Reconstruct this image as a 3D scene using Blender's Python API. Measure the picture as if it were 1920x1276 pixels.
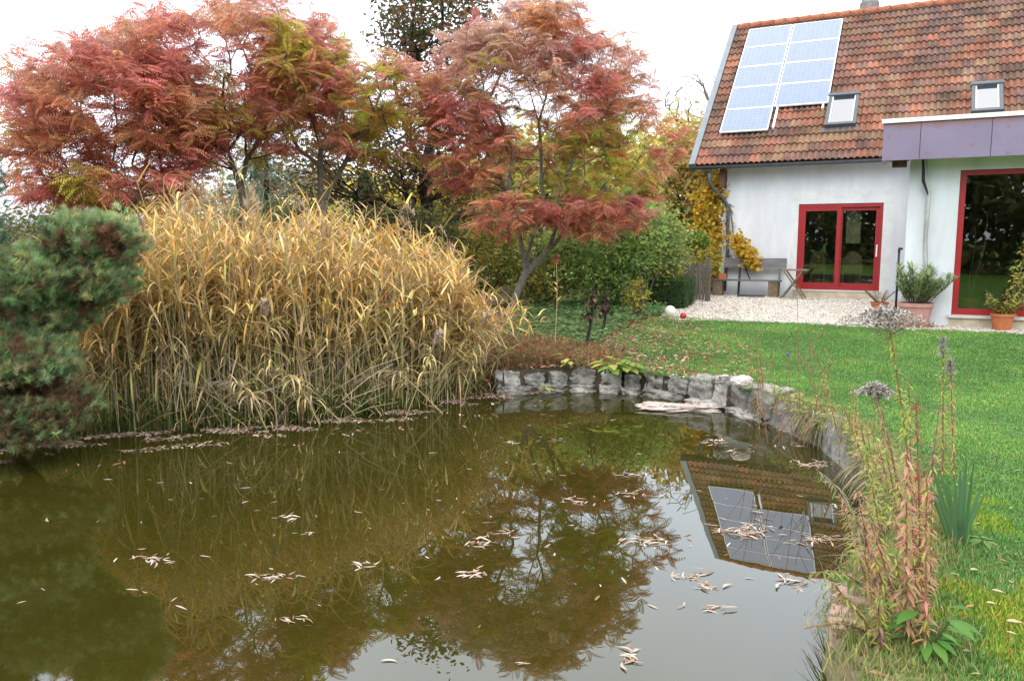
import bpy, math, random
import numpy as np
from math import sin, cos, radians, pi, sqrt, atan2
from mathutils import Vector, Matrix, noise

for o in list(bpy.data.objects):
    bpy.data.objects.remove(o)
SC = bpy.context.scene
COL = SC.collection
RNG = np.random.default_rng(7)
random.seed(7)

# ------------------------------------------------------------------ camera
PITCH = radians(7.1); CAMH = 2.0; FPX = 1490.0
cam = bpy.data.cameras.new("camera"); camo = bpy.data.objects.new("camera", cam); COL.objects.link(camo)
camo.location = (0, 0, CAMH); camo.rotation_euler = (pi/2 - PITCH, 0, 0)
cam.sensor_width = 36; cam.lens = FPX/1920*36; cam.clip_start = 0.05; cam.clip_end = 2000
SC.camera = camo
SC.view_settings.view_transform = 'Standard'; SC.view_settings.look = 'None'
SC.view_settings.exposure = 0.5; SC.view_settings.gamma = 1

# ------------------------------------------------------------------ overcast sky
W = bpy.data.worlds.new("World"); SC.world = W; W.use_nodes = True
nt = W.node_tree; N = nt.nodes; L = nt.links
bg = N['Background']; bg.inputs[1].default_value = 0.1
sky = N.new('ShaderNodeTexSky'); sky.sky_type = 'NISHITA'; sky.sun_disc = False
sky.sun_elevation = radians(38); sky.sun_rotation = radians(200)
tc = N.new('ShaderNodeTexCoord'); sx = N.new('ShaderNodeSeparateXYZ'); L.new(tc.outputs['Generated'], sx.inputs[0])
rp = N.new('ShaderNodeValToRGB'); L.new(sx.outputs['Z'], rp.inputs[0])
e = rp.color_ramp.elements; e[0].position = 0.0; e[0].color = (.44, .455, .48, 1); e[1].position = 0.75; e[1].color = (1, 1, 1, 1)
mid = e.new(0.35); mid.color = (.78, .87, .98, 1)
cn = N.new('ShaderNodeTexNoise'); cn.inputs['Scale'].default_value = 2.2; cn.inputs['Detail'].default_value = 4
L.new(tc.outputs['Generated'], cn.inputs['Vector'])
mr = N.new('ShaderNodeMapRange'); L.new(cn.outputs[0], mr.inputs[0]); mr.inputs[1].default_value = .3; mr.inputs[2].default_value = .7
mr.inputs[3].default_value = 21; mr.inputs[4].default_value = 26
vm = N.new('ShaderNodeVectorMath'); vm.operation = 'SCALE'; L.new(rp.outputs[0], vm.inputs[0]); L.new(mr.outputs[0], vm.inputs['Scale'])
mx = N.new('ShaderNodeMixRGB'); mx.inputs[0].default_value = .92
L.new(sky.outputs[0], mx.inputs[1]); L.new(vm.outputs[0], mx.inputs[2]); L.new(mx.outputs[0], bg.inputs[0])

sun = bpy.data.lights.new("sun", 'SUN'); sun.energy = 0.7; sun.angle = radians(25); sun.color = (1, .97, .92)
suno = bpy.data.objects.new("sun", sun); COL.objects.link(suno)
suno.rotation_euler = (radians(52), 0, radians(-20))

# ------------------------------------------------------------------ pixel helpers (to read distances off the photograph)
def ray(x, y):
    xc = (x-960)/FPX; yc = (638-y)/FPX
    return np.array([xc, cos(PITCH)+yc*sin(PITCH), yc*cos(PITCH)-sin(PITCH)])
def atz(x, y, z):
    d = ray(x, y); return np.array([0, 0, CAMH]) + d*(z-CAMH)/d[2]
def atY(x, y, Y):
    d = ray(x, y); return np.array([0, 0, CAMH]) + d*Y/d[1]
def A(*a): return np.array(a, float)

# ------------------------------------------------------------------ materials
def mat(name, col=(.5,.5,.5), rough=.8, spec=.3, metal=0, noise_amt=0, nscale=8, bump=0, bscale=40, attr=False, col2=None, transl=0, detail=6, stretch=None):
    m = bpy.data.materials.new(name); m.use_nodes = True
    t = m.node_tree; n = t.nodes; l = t.links; b = n['Principled BSDF']
    b.inputs['Roughness'].default_value = rough; b.inputs['Metallic'].default_value = metal
    b.inputs['Specular IOR Level'].default_value = spec
    src = None
    if attr:
        a = n.new('ShaderNodeAttribute'); a.attribute_name = 'col'; src = a.outputs['Color']
    else:
        r = n.new('ShaderNodeRGB'); r.outputs[0].default_value = (*col, 1); src = r.outputs[0]
    tcn = n.new('ShaderNodeTexCoord'); vec = tcn.outputs['Object']
    if stretch:
        mp = n.new('ShaderNodeMapping'); mp.inputs['Scale'].default_value = stretch; l.new(vec, mp.inputs[0]); vec = mp.outputs[0]
    if noise_amt:
        nz = n.new('ShaderNodeTexNoise'); nz.inputs['Scale'].default_value = nscale; nz.inputs['Detail'].default_value = detail
        nz.inputs['Roughness'].default_value = .65; l.new(vec, nz.inputs['Vector'])
        ra = n.new('ShaderNodeMapRange'); l.new(nz.outputs[0], ra.inputs[0]); ra.inputs[1].default_value = .3; ra.inputs[2].default_value = .7
        if col2 is not None:
            mxx = n.new('ShaderNodeMixRGB'); l.new(ra.outputs[0], mxx.inputs[0]); l.new(src, mxx.inputs[1]); mxx.inputs[2].default_value = (*col2, 1)
            ra.inputs[4].default_value = noise_amt; src = mxx.outputs[0]
        else:
            ra.inputs[3].default_value = 1-noise_amt; ra.inputs[4].default_value = 1+noise_amt
            v = n.new('ShaderNodeVectorMath'); v.operation = 'SCALE'; l.new(src, v.inputs[0]); l.new(ra.outputs[0], v.inputs['Scale']); src = v.outputs[0]
    l.new(src, b.inputs['Base Color'])
    if bump:
        nb = n.new('ShaderNodeTexNoise'); nb.inputs['Scale'].default_value = bscale; nb.inputs['Detail'].default_value = 8; l.new(vec, nb.inputs['Vector'])
        bp = n.new('ShaderNodeBump'); bp.inputs['Strength'].default_value = bump; bp.inputs['Distance'].default_value = .02
        l.new(nb.outputs[0], bp.inputs['Height']); l.new(bp.outputs[0], b.inputs['Normal'])
    if transl:
        tr = n.new('ShaderNodeBsdfTranslucent'); l.new(src, tr.inputs[0])
        ms = n.new('ShaderNodeMixShader'); ms.inputs[0].default_value = transl
        out = n['Material Output']; l.new(b.outputs[0], ms.inputs[1]); l.new(tr.outputs[0], ms.inputs[2]); l.new(ms.outputs[0], out.inputs[0])
    return m

def glassmat(name, tint=(.8,.85,.85), ior=1.5):
    m = bpy.data.materials.new(name); m.use_nodes = True; t = m.node_tree; n = t.nodes; l = t.links
    n.remove(n['Principled BSDF']); tr = n.new('ShaderNodeBsdfTransparent'); tr.inputs[0].default_value = (*tint, 1)
    gl = n.new('ShaderNodeBsdfGlossy'); gl.inputs['Roughness'].default_value = 0.01; gl.inputs[0].default_value = (.95,.97,1,1)
    fr = n.new('ShaderNodeFresnel'); fr.inputs[0].default_value = ior
    ms = n.new('ShaderNodeMixShader'); l.new(fr.outputs[0], ms.inputs[0]); l.new(tr.outputs[0], ms.inputs[1]); l.new(gl.outputs[0], ms.inputs[2])
    l.new(ms.outputs[0], n['Material Output'].inputs[0]); return m

M = {}
M['leaf'] = mat('leaf', attr=True, rough=.55, spec=.25, transl=.48)
M['dryleaf'] = mat('dry_leaf', attr=True, rough=.8, spec=.15, transl=.2)
M['grass'] = mat('grass', attr=True, rough=.6, spec=.2, transl=.3)
M['bark'] = mat('bark', (.115,.095,.075), .9, .15, noise_amt=.45, nscale=14, bump=.6, bscale=30, stretch=(1,1,.3))
M['barkgrey'] = mat('bark_grey', (.17,.15,.13), .9, .15, noise_amt=.35, nscale=12, bump=.5, bscale=30)
M['barkdark'] = mat('bark_dark', (.035,.03,.024), .9, .1, noise_amt=.4, nscale=14, bump=.6, bscale=30)
M['ground'] = mat('ground', attr=True, rough=.95, spec=.05, noise_amt=.35, nscale=3, bump=.8, bscale=25)
M['gravel'] = mat('gravel', (.52,.47,.41), .9, .2, noise_amt=.25, nscale=30, bump=1, bscale=60)
M['pebble'] = mat('pebble', attr=True, rough=.85, spec=.2)
M['stone'] = mat('stone', (.36,.35,.325), .95, .15, noise_amt=.95, nscale=7, col2=(.085,.08,.06), bump=1, bscale=26, detail=10)
M['stonelight'] = mat('stone_light', (.55,.53,.49), .95, .15, noise_amt=.95, nscale=8, col2=(.15,.14,.11), bump=1, bscale=26, detail=10)
M['whiterock'] = mat('white_rock', (.72,.66,.62), .8, .2, noise_amt=.6, nscale=9, col2=(.42,.33,.27), bump=.9, bscale=22)
M['brick'] = mat('brick', (.42,.25,.20), .9, .15, noise_amt=.7, nscale=9, col2=(.27,.23,.19), bump=.8, bscale=30)
M['plaster'] = mat('plaster', (.62,.64,.67), .9, .15, noise_amt=.13, nscale=2.2, bump=.2, bscale=60, stretch=(1,1,.3), detail=9)
M['plaster2'] = mat('plaster_patch', (.62,.63,.63), .9, .15, noise_amt=.12, nscale=3, bump=.15, bscale=60)
M['sandstone'] = mat('sandstone', (.52,.45,.33), .85, .2, noise_amt=.25, nscale=5, bump=.3)
M['sill'] = mat('sill', (.55,.54,.51), .5, .3, noise_amt=.1)
M['red'] = mat('red_paint', (.30,.014,.018), .38, .5, noise_amt=.12, nscale=3)
M['gasket'] = mat('gasket', (.02,.02,.02), .7)
M['zinc'] = mat('grey_metal', (.065,.075,.085), .45, .5, noise_amt=.2, nscale=5)
M['flash'] = mat('verge_metal', (.17,.19,.21), .5, .5, noise_amt=.15, nscale=5)
M['white'] = mat('white_trim', (.80,.81,.83), .5, .4, noise_amt=.05)
M['tile'] = mat('roof_tile', attr=True, rough=.85, spec=.2, noise_amt=.5, nscale=1.6, bump=.4, bscale=40, detail=9)
M['ridge'] = mat('ridge_tile', (.36,.13,.07), .8, .2, noise_amt=.4, nscale=6)
M['wood'] = mat('dark_wood', (.10,.055,.035), .8, .2, noise_amt=.4, nscale=10, stretch=(1,1,.2))
M['greywood'] = mat('weathered_wood', (.15,.145,.15), .85, .2, noise_amt=.45, nscale=9, stretch=(.15,2,2), bump=.5)
M['oldwood'] = mat('old_wood', (.19,.145,.10), .85, .2, noise_amt=.4, nscale=12, bump=.4)
M['fence'] = mat('fence_wood', (.13,.115,.10), .9, .15, noise_amt=.4, nscale=10, stretch=(2,2,.2), bump=.4)
M['terracotta'] = mat('terracotta', (.42,.14,.06), .8, .2, noise_amt=.2, nscale=8)
M['pinkpot'] = mat('pink_pot', (.46,.25,.21), .8, .2, noise_amt=.15, nscale=6)
M['interior'] = mat('interior', (.22,.19,.14), .9, .1, noise_amt=.3, nscale=2)
M['chairwood'] = mat('wicker', (.42,.29,.14), .7, .2, noise_amt=.3, nscale=30)
M['curtain'] = mat('curtain', (.62,.55,.28), .9, .1, noise_amt=.1, nscale=6)
M['glass'] = glassmat('window_glass', ior=1.85)
M['redstem'] = mat('red_stem', (.26,.13,.08), .8, .2, noise_amt=.4, nscale=20)
M['chim'] = mat('chimney', (.22,.21,.20), .9, .1, noise_amt=.3, nscale=6, bump=.5)
M['roofplain'] = mat('roof_back', (.25,.11,.07), .9, noise_amt=.3)
M['ballw'] = mat('ball_white', (.72,.70,.60), .35, .5, noise_amt=.06)
M['ballr'] = mat('ball_red', (.40,.02,.03), .12, .5)
M['black'] = mat('black_metal', (.015,.015,.015), .5, .4)
M['poly'] = mat('greenhouse_film', (.42,.43,.44), .6, .3, noise_amt=.12, nscale=2)
M['polyw'] = mat('greenhouse_wall', (.22,.22,.22), .7, .2, noise_amt=.45, nscale=1.2, stretch=(.15,.15,9))
M['jacket'] = mat('jacket', (.012,.016,.035), .8); M['jeans'] = mat('jeans', (.02,.04,.12), .9)
M['skin'] = mat('skin', (.5,.3,.22), .6); M['hair'] = mat('hair', (.06,.04,.03), .8)

# solar cells: blue-grey glass over a faint cell grid
def solarmat():
    m = bpy.data.materials.new('solar_cells'); m.use_nodes = True; t = m.node_tree; n = t.nodes; l = t.links; b = n['Principled BSDF']
    a = n.new('ShaderNodeAttribute'); a.attribute_name = 'col'
    br = n.new('ShaderNodeTexBrick'); br.offset = 0; br.inputs['Scale'].default_value = 1
    br.inputs['Brick Width'].default_value = .13; br.inputs['Row Height'].default_value = .13; br.inputs['Mortar Size'].default_value = .004
    br.inputs['Color1'].default_value = (.115,.16,.31,1); br.inputs['Color2'].default_value = (.135,.18,.33,1); br.inputs['Mortar'].default_value = (.22,.26,.38,1)
    l.new(a.outputs['Color'], br.inputs['Vector']); l.new(br.outputs[0], b.inputs['Base Color'])
    b.inputs['Roughness'].default_value = .16; b.inputs['Specular IOR Level'].default_value = .5; b.inputs['IOR'].default_value = 1.45
    b.inputs['Coat Weight'].default_value = 1; b.inputs['Coat Roughness'].default_value = .03; b.inputs['Coat IOR'].default_value = 1.4
    return m
M['solar'] = solarmat()

def fasciamat():
    m = mat('painted_steel', (.215,.175,.26), .5, .4, noise_amt=.1, nscale=2)
    n = m.node_tree.nodes; l = m.node_tree.links; b = n['Principled BSDF']; src = b.inputs['Base Color'].links[0].from_socket
    tcn = n.new('ShaderNodeTexCoord')
    # rusty fixing dots on a loose grid, rusty top and bottom edges
    sp0 = n.new('ShaderNodeSeparateXYZ'); l.new(tcn.outputs['Object'], sp0.inputs[0]); cb = n.new('ShaderNodeCombineXYZ'); l.new(sp0.outputs['X'], cb.inputs[0]); l.new(sp0.outputs['Z'], cb.inputs[1])
    vo = n.new('ShaderNodeTexVoronoi'); vo.voronoi_dimensions = '2D'; vo.inputs['Scale'].default_value = 2.7; vo.inputs['Randomness'].default_value = 1; l.new(cb.outputs[0], vo.inputs['Vector'])
    r1 = n.new('ShaderNodeMapRange'); l.new(vo.outputs['Distance'], r1.inputs[0]); r1.inputs[1].default_value = .02; r1.inputs[2].default_value = .12; r1.inputs[3].default_value = .6; r1.inputs[4].default_value = 0
    sp = n.new('ShaderNodeSeparateXYZ'); l.new(tcn.outputs['Object'], sp.inputs[0])
    nz = n.new('ShaderNodeTexNoise'); nz.inputs['Scale'].default_value = 5; l.new(tcn.outputs['Object'], nz.inputs['Vector'])
    ad = n.new('ShaderNodeMath'); ad.operation = 'MULTIPLY_ADD'; l.new(nz.outputs[0], ad.inputs[0]); ad.inputs[1].default_value = .22; l.new(sp.outputs['Z'], ad.inputs[2])
    r2 = n.new('ShaderNodeMapRange'); l.new(ad.outputs[0], r2.inputs[0]); r2.inputs[1].default_value = 3.91; r2.inputs[2].default_value = 4.03; r2.inputs[4].default_value = .8
    mxm = n.new('ShaderNodeMath'); mxm.operation = 'MAXIMUM'; l.new(r1.outputs[0], mxm.inputs[0]); l.new(r2.outputs[0], mxm.inputs[1])
    mm = n.new('ShaderNodeMixRGB'); l.new(mxm.outputs[0], mm.inputs[0]); l.new(src, mm.inputs[1]); mm.inputs[2].default_value = (.25,.11,.09,1)
    l.new(mm.outputs[0], b.inputs['Base Color']); return m
M['fascia'] = fasciamat()

def watermat():
    m = bpy.data.materials.new('pond_water'); m.use_nodes = True; t = m.node_tree; n = t.nodes; l = t.links; b = n['Principled BSDF']
    tcn = n.new('ShaderNodeTexCoord')
    nz = n.new('ShaderNodeTexNoise'); nz.inputs['Scale'].default_value = .35; nz.inputs['Detail'].default_value = 3; l.new(tcn.outputs['Object'], nz.inputs['Vector'])
    mxx = n.new('ShaderNodeMixRGB'); l.new(nz.outputs[0], mxx.inputs[0]); mxx.inputs[1].default_value = (.019,.0172,.003,1); mxx.inputs[2].default_value = (.036,.033,.004,1)
    l.new(mxx.outputs[0], b.inputs['Base Color']); b.inputs['Roughness'].default_value = 0.0; b.inputs['IOR'].default_value = 1.66
    nb = n.new('ShaderNodeTexNoise'); nb.inputs['Scale'].default_value = 1.6; nb.inputs['Detail'].default_value = 2; l.new(tcn.outputs['Object'], nb.inputs['Vector'])
    bp = n.new('ShaderNodeBump'); bp.inputs['Strength'].default_value = .05; bp.inputs['Distance'].default_value = .02; l.new(nb.outputs[0], bp.inputs['Height']); l.new(bp.outputs[0], b.inputs['Normal'])
    return m
M['water'] = watermat()

# ------------------------------------------------------------------ object helpers
def tag(o, label=None, cat=None, group=None, kind=None):
    if label: o['label'] = label
    if cat: o['category'] = cat
    if group: o['group'] = group
    if kind: o['kind'] = kind
    return o
def empty(name, loc, rz=0, label=None, cat=None, group=None):
    o = bpy.data.objects.new(name, None); COL.objects.link(o); o.location = loc; o.rotation_euler = (0, 0, rz); o.empty_display_size = .2
    return tag(o, label, cat, group)

class Geo:
    def __init__(s): s.V = []; s.F = []; s.C = []; s.n = 0
    def add(s, V, F, C=(.5,.5,.5)):
        V = np.asarray(V, float).reshape(-1, 3); F = np.asarray(F, int)
        C = np.asarray(C, float)
        if C.ndim == 1: C = np.tile(C, (len(V), 1))
        s.V.append(V); s.C.append(C); s.F.append(F + s.n); s.n += len(V)
    def box(s, x0, x1, y0, y1, z0, z1, C=(.5,.5,.5)):
        V = [(x0,y0,z0),(x1,y0,z0),(x1,y1,z0),(x0,y1,z0),(x0,y0,z1),(x1,y0,z1),(x1,y1,z1),(x0,y1,z1)]
        s.add(V, [(0,3,2,1),(4,5,6,7),(0,1,5,4),(1,2,6,5),(2,3,7,6),(3,0,4,7)], C)
    def bar(s, p, q, w, h, C=(.5,.5,.5), up=(0,0,1)):
        p = A(*p); q = A(*q); d = q-p; d /= np.linalg.norm(d); up = A(*up); a = np.cross(d, up); a /= np.linalg.norm(a); b = np.cross(a, d)
        V = [e0 + i*a*w/2 + j*b*h/2 for e0 in (p, q) for i, j in ((-1,-1),(1,-1),(1,1),(-1,1))]
        s.add(V, [(3,2,1,0),(4,5,6,7),(0,1,5,4),(1,2,6,5),(2,3,7,6),(3,0,4,7)], C)
    def tube(s, P, R, k=6, C=(.5,.5,.5), caps=True):
        P = np.asarray(P, float); n = len(P); R = np.broadcast_to(np.asarray(R, float), (n,))
        T = np.gradient(P, axis=0); T /= np.linalg.norm(T, axis=1)[:, None] + 1e-9
        ref = A(0,0,1) if abs(T[0][2]) < .9 else A(1,0,0)
        a = np.cross(T[0], ref); a /= np.linalg.norm(a); V = []
        for i in range(n):
            a = a - T[i]*np.dot(a, T[i]); a /= np.linalg.norm(a) + 1e-9; b = np.cross(T[i], a)
            th = np.arange(k)*2*pi/k
            V.append(P[i] + R[i]*(np.cos(th)[:, None]*a + np.sin(th)[:, None]*b))
        V = np.concatenate(V); i = np.arange(n-1)[:, None]*k; j = np.arange(k)[None]; j2 = (j+1) % k
        F = np.stack([i+j, i+j2, i+k+j2, i+k+j], -1).reshape(-1, 4); s.add(V, F, C)
        if caps:
            s.F.append(np.arange(k)[None, ::-1] + s.n - n*k); s.F.append(np.arange(k)[None] + s.n - k)
    def lathe(s, prof, k=24, c=(0,0,0), C=(.5,.5,.5)):
        prof = np.asarray(prof, float); th = np.arange(k)*2*pi/k
        V = np.stack([prof[:, None, 0]*np.cos(th), prof[:, None, 0]*np.sin(th), np.broadcast_to(prof[:, None, 1], (len(prof), k))], -1).reshape(-1, 3) + A(*c)
        n = len(prof); i = np.arange(n-1)[:, None]*k; j = np.arange(k)[None]; j2 = (j+1) % k
        s.add(V, np.stack([i+j, i+j2, i+k+j2, i+k+j], -1).reshape(-1, 4), C)
    def scatter(s, TV, TF, pos, R, scale, C, TC=None):
        """TV (k,3) template, pos (N,3), R (N,3,3) columns = axes, scale (N,) or (N,3), C (N,3), TC (k,) shade"""
        TV = np.asarray(TV, float); TF = np.asarray(TF, int); n = len(pos); k = len(TV)
        if n == 0: return
        sc = np.asarray(scale, float)
        if sc.ndim == 0: sc = np.full(n, float(sc))
        if sc.ndim == 1: sc = np.repeat(sc[:, None], 3, 1)
        V = np.einsum('nij,nkj->nki', R, TV[None]*sc[:, None, :]) + pos[:, None, :]
        CC = np.repeat(np.asarray(C, float)[:, None, :], k, 1)
        if TC is not None: CC = CC*np.asarray(TC)[None, :, None]
        F = TF[None] + (np.arange(n)*k)[:, None, None]
        s.add(V.reshape(-1, 3), F.reshape(-1, TF.shape[1]), CC.reshape(-1, 3))
    def build(s, name, m, parent=None, smooth=False, loc=None):
        me = bpy.data.meshes.new(name); V = np.concatenate(s.V); C = np.concatenate(s.C)
        if loc is not None: V = V - A(*loc)
        me.vertices.add(len(V)); me.vertices.foreach_set('co', V.ravel().astype(np.float32))
        F = [f for f in s.F if len(f)]
        cnt = np.concatenate([np.full(len(f), f.shape[1]) for f in F]); idx = np.concatenate([f.ravel() for f in F])
        me.loops.add(len(idx)); me.loops.foreach_set('vertex_index', idx.astype(np.int32))
        me.polygons.add(len(cnt)); me.polygons.foreach_set('loop_start', np.concatenate([[0], np.cumsum(cnt)[:-1]]).astype(np.int32))
        me.polygons.foreach_set('use_smooth', np.full(len(cnt), smooth))
        ca = me.color_attributes.new('col', 'FLOAT_COLOR', 'POINT')
        ca.data.foreach_set('color', np.concatenate([C, np.ones((len(C), 1))], 1).ravel().astype(np.float32))
        me.materials.append(M[m] if isinstance(m, str) else m); me.update(calc_edges=True); me.validate()
        o = bpy.data.objects.new(name, me); COL.objects.link(o)
        if parent is not None: o.parent = parent
        if loc is not None: o.location = loc
        return o

def unit(v): return v/(np.linalg.norm(v, axis=-1, keepdims=True)+1e-9)
def frames(X, upish=None):
    """rotation matrices with local x along X and local z near upish"""
    X = unit(X); up = np.broadcast_to(A(0,0,1), X.shape) if upish is None else upish
    Y = np.cross(up, X); bad = np.linalg.norm(Y, axis=1) < 1e-3; Y[bad] = A(0,1,0); Y = unit(Y); Z = np.cross(X, Y)
    return np.stack([X, Y, Z], -1)
def rdir(n, zlo=-1, zhi=1):
    z = RNG.uniform(zlo, zhi, n); a = RNG.uniform(0, 2*pi, n); r = np.sqrt(1-z*z); return np.stack([r*np.cos(a), r*np.sin(a), z], -1)
def pick(cols, n, jit=.15, w=None):
    cols = np.asarray(cols, float); p = None if w is None else np.asarray(w, float)/sum(w)
    c = cols[RNG.choice(len(cols), n, p=p)]*(1+RNG.normal(0, jit, (n, 1))); return np.clip(c*(1+RNG.normal(0, jit*.4, (n, 3))), .003, .95)
def pip(px_, py_, poly):
    poly = np.asarray(poly)[:, :2]; x1, y1 = poly.T; x2, y2 = np.roll(poly, -1, 0).T; inside = np.zeros(px_.shape, bool)
    for a, b, c, d in zip(x1, y1, x2, y2):
        if b == d: continue
        m = ((b > py_) != (d > py_)) & (px_ < (c-a)*(py_-b)/(d-b)+a); inside ^= m
    return inside
def segdist(px_, py_, poly, closed=True):
    poly = np.asarray(poly)[:, :2]; n = len(poly); best = np.full(px_.shape, 1e9)
    for i in range(n if closed else n-1):
        a = poly[i]; b = poly[(i+1) % n]; d = b-a; t = np.clip(((px_-a[0])*d[0]+(py_-a[1])*d[1])/(d@d), 0, 1)
        best = np.minimum(best, np.hypot(px_-a[0]-t*d[0], py_-a[1]-t*d[1]))
    return best
def nz(p, s=1.0): return noise.noise(Vector((p[0]*s, p[1]*s, p[2]*s)))

# ------------------------------------------------------------------ pond outline and terrain
far_px = [(-120,846),(0,840),(100,828),(200,815),(340,808),(500,800),(640,785),(760,768),(850,748),(930,736),(1010,733),(1100,731),(1210,738),(1290,752),(1370,768),(1450,797),(1530,832),(1590,880),(1632,945),(1655,1010),(1640,1090),(1595,1180),(1552,1276)]
shore = [atz(x, y, 0) for x, y in far_px]
pond = [p[:2] for p in shore] + [A(1.33,2.7), A(1.1,1.9), A(.3,1.5), A(-2,1.3), A(-5,1.5), A(-8,2.8), A(-9,5), A(-8,6.9)]
pond = np.array(pond)
AL = radians(27); SA, CA = sin(AL), cos(AL)
def sm(t): t = np.clip(t, 0, 1); return t*t*(3-2*t)
def gh(x, y):
    x = np.asarray(x, float); y = np.asarray(y, float)
    w = x*SA + y*CA
    z = .29 + .27*sm((w-10)/4.6) + .012*np.sin(x*1.7+.5)*np.sin(y*1.3)*(w < 13)
    ins = pip(x, y, pond); d = segdist(x, y, pond)
    soft = sm((-x-.05)/.4)*sm((y-4)/2)
    z = np.where(ins, np.where(d < .04, z, -1.0), z*(1-soft) + soft*(-.04 + z*sm(d/1.6)*1.05))
    z = np.where(ins & (soft > .3), -.3-np.minimum(d, .6), z)
    return z
def gz(x, y): return float(gh(np.array([x]), np.array([y]))[0])

def axis(lo, hi, step, far, n=26):
    a = np.arange(lo, hi, step); g = (np.geomspace(step, far, n)); return np.concatenate([(lo-g)[::-1], a, hi+g])
X = axis(-11, 13, .09, 500); Y = axis(.6, 24, .09, 500)
GX, GY = np.meshgrid(X, Y); GZ = gh(GX, GY); _d = segdist(GX, GY, pond); GZ = np.where((GX > 1) & (GY < 9.0) & (pip(GX, GY, pond) | (_d < .13)), -1.0, GZ)
far_r = np.hypot(GX, GY); GZ = np.where(far_r > 60, .5 + (far_r-60)*.004, GZ)
lawn_soil = np.stack(np.broadcast_arrays(.075, .13, .022), -1)
C = np.tile(A(.085,.15,.025), (*GX.shape, 1))
soil = A(.12,.085,.05)
wsoil = sm((-GX+1.3+.4*np.sin(GY*2))/1.2)*sm((GY-9.5)/1.0) 
wsoil = np.maximum(wsoil, sm((-GX-.5)/1)*sm((GY-5)/1)); wsoil = np.where(np.hypot(GX, GY) > 30, wsoil*.2, wsoil)
litter = sm((3.2-GX+.5*np.sin(GY*3))/2)*sm((GY-9.8)/.8)*.55
C = C*(1-np.maximum(wsoil, litter)[..., None]) + soil*np.maximum(wsoil, litter)[..., None]
edge = (segdist(GX, GY, pond) < .30)[..., None]; C = np.where(edge, A(.06,.05,.035), C)
ny, nx_ = GX.shape; i = np.arange(ny-1)[:, None]*nx_; j = np.arange(nx_-1)[None]
g = Geo(); g.add(np.stack([GX, GY, GZ], -1).reshape(-1, 3), np.stack([i+j, i+j+1, i+nx_+j+1, i+nx_+j], -1).reshape(-1, 4), C.reshape(-1, 3))
tag(g.build('ground', 'ground', smooth=True), kind='structure')

g = Geo(); pc = [A(*p, 0) for p in pond]
g.add([(-12,.2,0),(5,.2,0),(5,12,0),(-12,12,0)], [(0,1,2,3)])
tag(g.build('pond_water', 'water'), kind='structure')

# ------------------------------------------------------------------ house (local frame: x along the front, y into the house)
P0 = atY(1573, 543, 20.3); HO = A(P0[0], P0[1], 0)
def tolocal(p): d = np.asarray(p, float)-HO; return A(d[0]*CA - d[1]*SA, d[0]*SA + d[1]*CA, d[2])
def toworld(p): return A(HO[0] + p[0]*CA + p[1]*SA, HO[1] - p[0]*SA + p[1]*CA, p[2])
def onwall(px, py, yl):
    """pixel -> local (x,z) on the plane local y = yl"""
    d = ray(px, py); o = tolocal(A(0,0,CAMH)); dl = A(d[0]*CA-d[1]*SA, d[0]*SA+d[1]*CA, d[2]); t = (yl-o[1])/dl[1]; q = o+dl*t; return q[0], q[2]
house = empty('house', HO, -AL, 'white plastered house with red brown tiled roof, solar panels and red framed glass doors', 'house')
TH = .3; WL = -3.0; EXL, _z = onwall(1701, 400, -6.55); EY = -6.55; EXR = EXL + 7
DB = radians(44); EVY = -.5; EVZ = 3.98; RL = -3.67; RR = 13.0; SLOPE = 6.62
RIDY = EVY + SLOPE*cos(DB); RIDZ = EVZ + SLOPE*sin(DB)
dL, dR, dT, dB_ = -1.06, .93, 2.95, .77
g = Geo()
g.box(WL, dL, 0, TH, .3, 4.15); g.box(dR, EXL+.02, 0, TH, .3, 4.15); g.box(dL, dR, 0, TH, dT, 4.15); g.box(dL, dR, 0, TH, .3, dB_-.05)
# gable wall on the left and plain walls behind
gy1 = RIDY*2 - EVY - .5
g.add([(WL,TH,.3),(WL,gy1,.3),(WL,gy1,4.15),(WL,RIDY,RIDZ-.25),(WL,TH,4.2),(WL+TH,TH,.3),(WL+TH,gy1,.3),(WL+TH,gy1,4.15),(WL+TH,RIDY,RIDZ-.25),(WL+TH,TH,4.2)],
      [(0,4,9,5),(0,5,6,1),(1,6,7,2),(2,7,8,3),(3,8,9,4)])
g.F.append(np.array([[0,1,2,3,4]]) + g.n-10); g.F.append(np.array([[9,8,7,6,5]]) + g.n-10)
g.box(WL+TH, RR-.6, gy1-TH, gy1, .3, 4.15); g.box(RR-.9, RR-.6, TH, gy1-TH, .3, 5.5)
wall = g.build('wall', 'plaster', house)
# extension walls with the tall window opening
qx, qz = onwall(1783, 589, EY); wz0 = .775; wz1 = 3.17; wx0 = qx; wx1 = qx + 2.12
g = Geo()
g.box(EXL, wx0, EY, EY+TH, .3, 3.40); g.box(wx1, EXR, EY, EY+TH, .3, 3.40); g.box(wx0, wx1, EY, EY+TH, wz1, 3.40)
g.box(EXL, EXL+TH, EY+TH, 0, .3, 3.40); g.box(EXR-TH, EXR, EY+TH, 0, .3, 3.40)
g.build('extension_wall', 'plaster', house)
g = Geo(); g.box(wx0-.02, wx1+1, EY-.02, EY+TH-.02, .35, wz0-.055); g.build('plinth', 'sandstone', house)
g = Geo(); g.box(wx0-.05, wx1+1.05, EY-.07, EY+.2, wz0-.05, wz0-.002); g.build('window_sill', 'sill', house)
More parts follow.
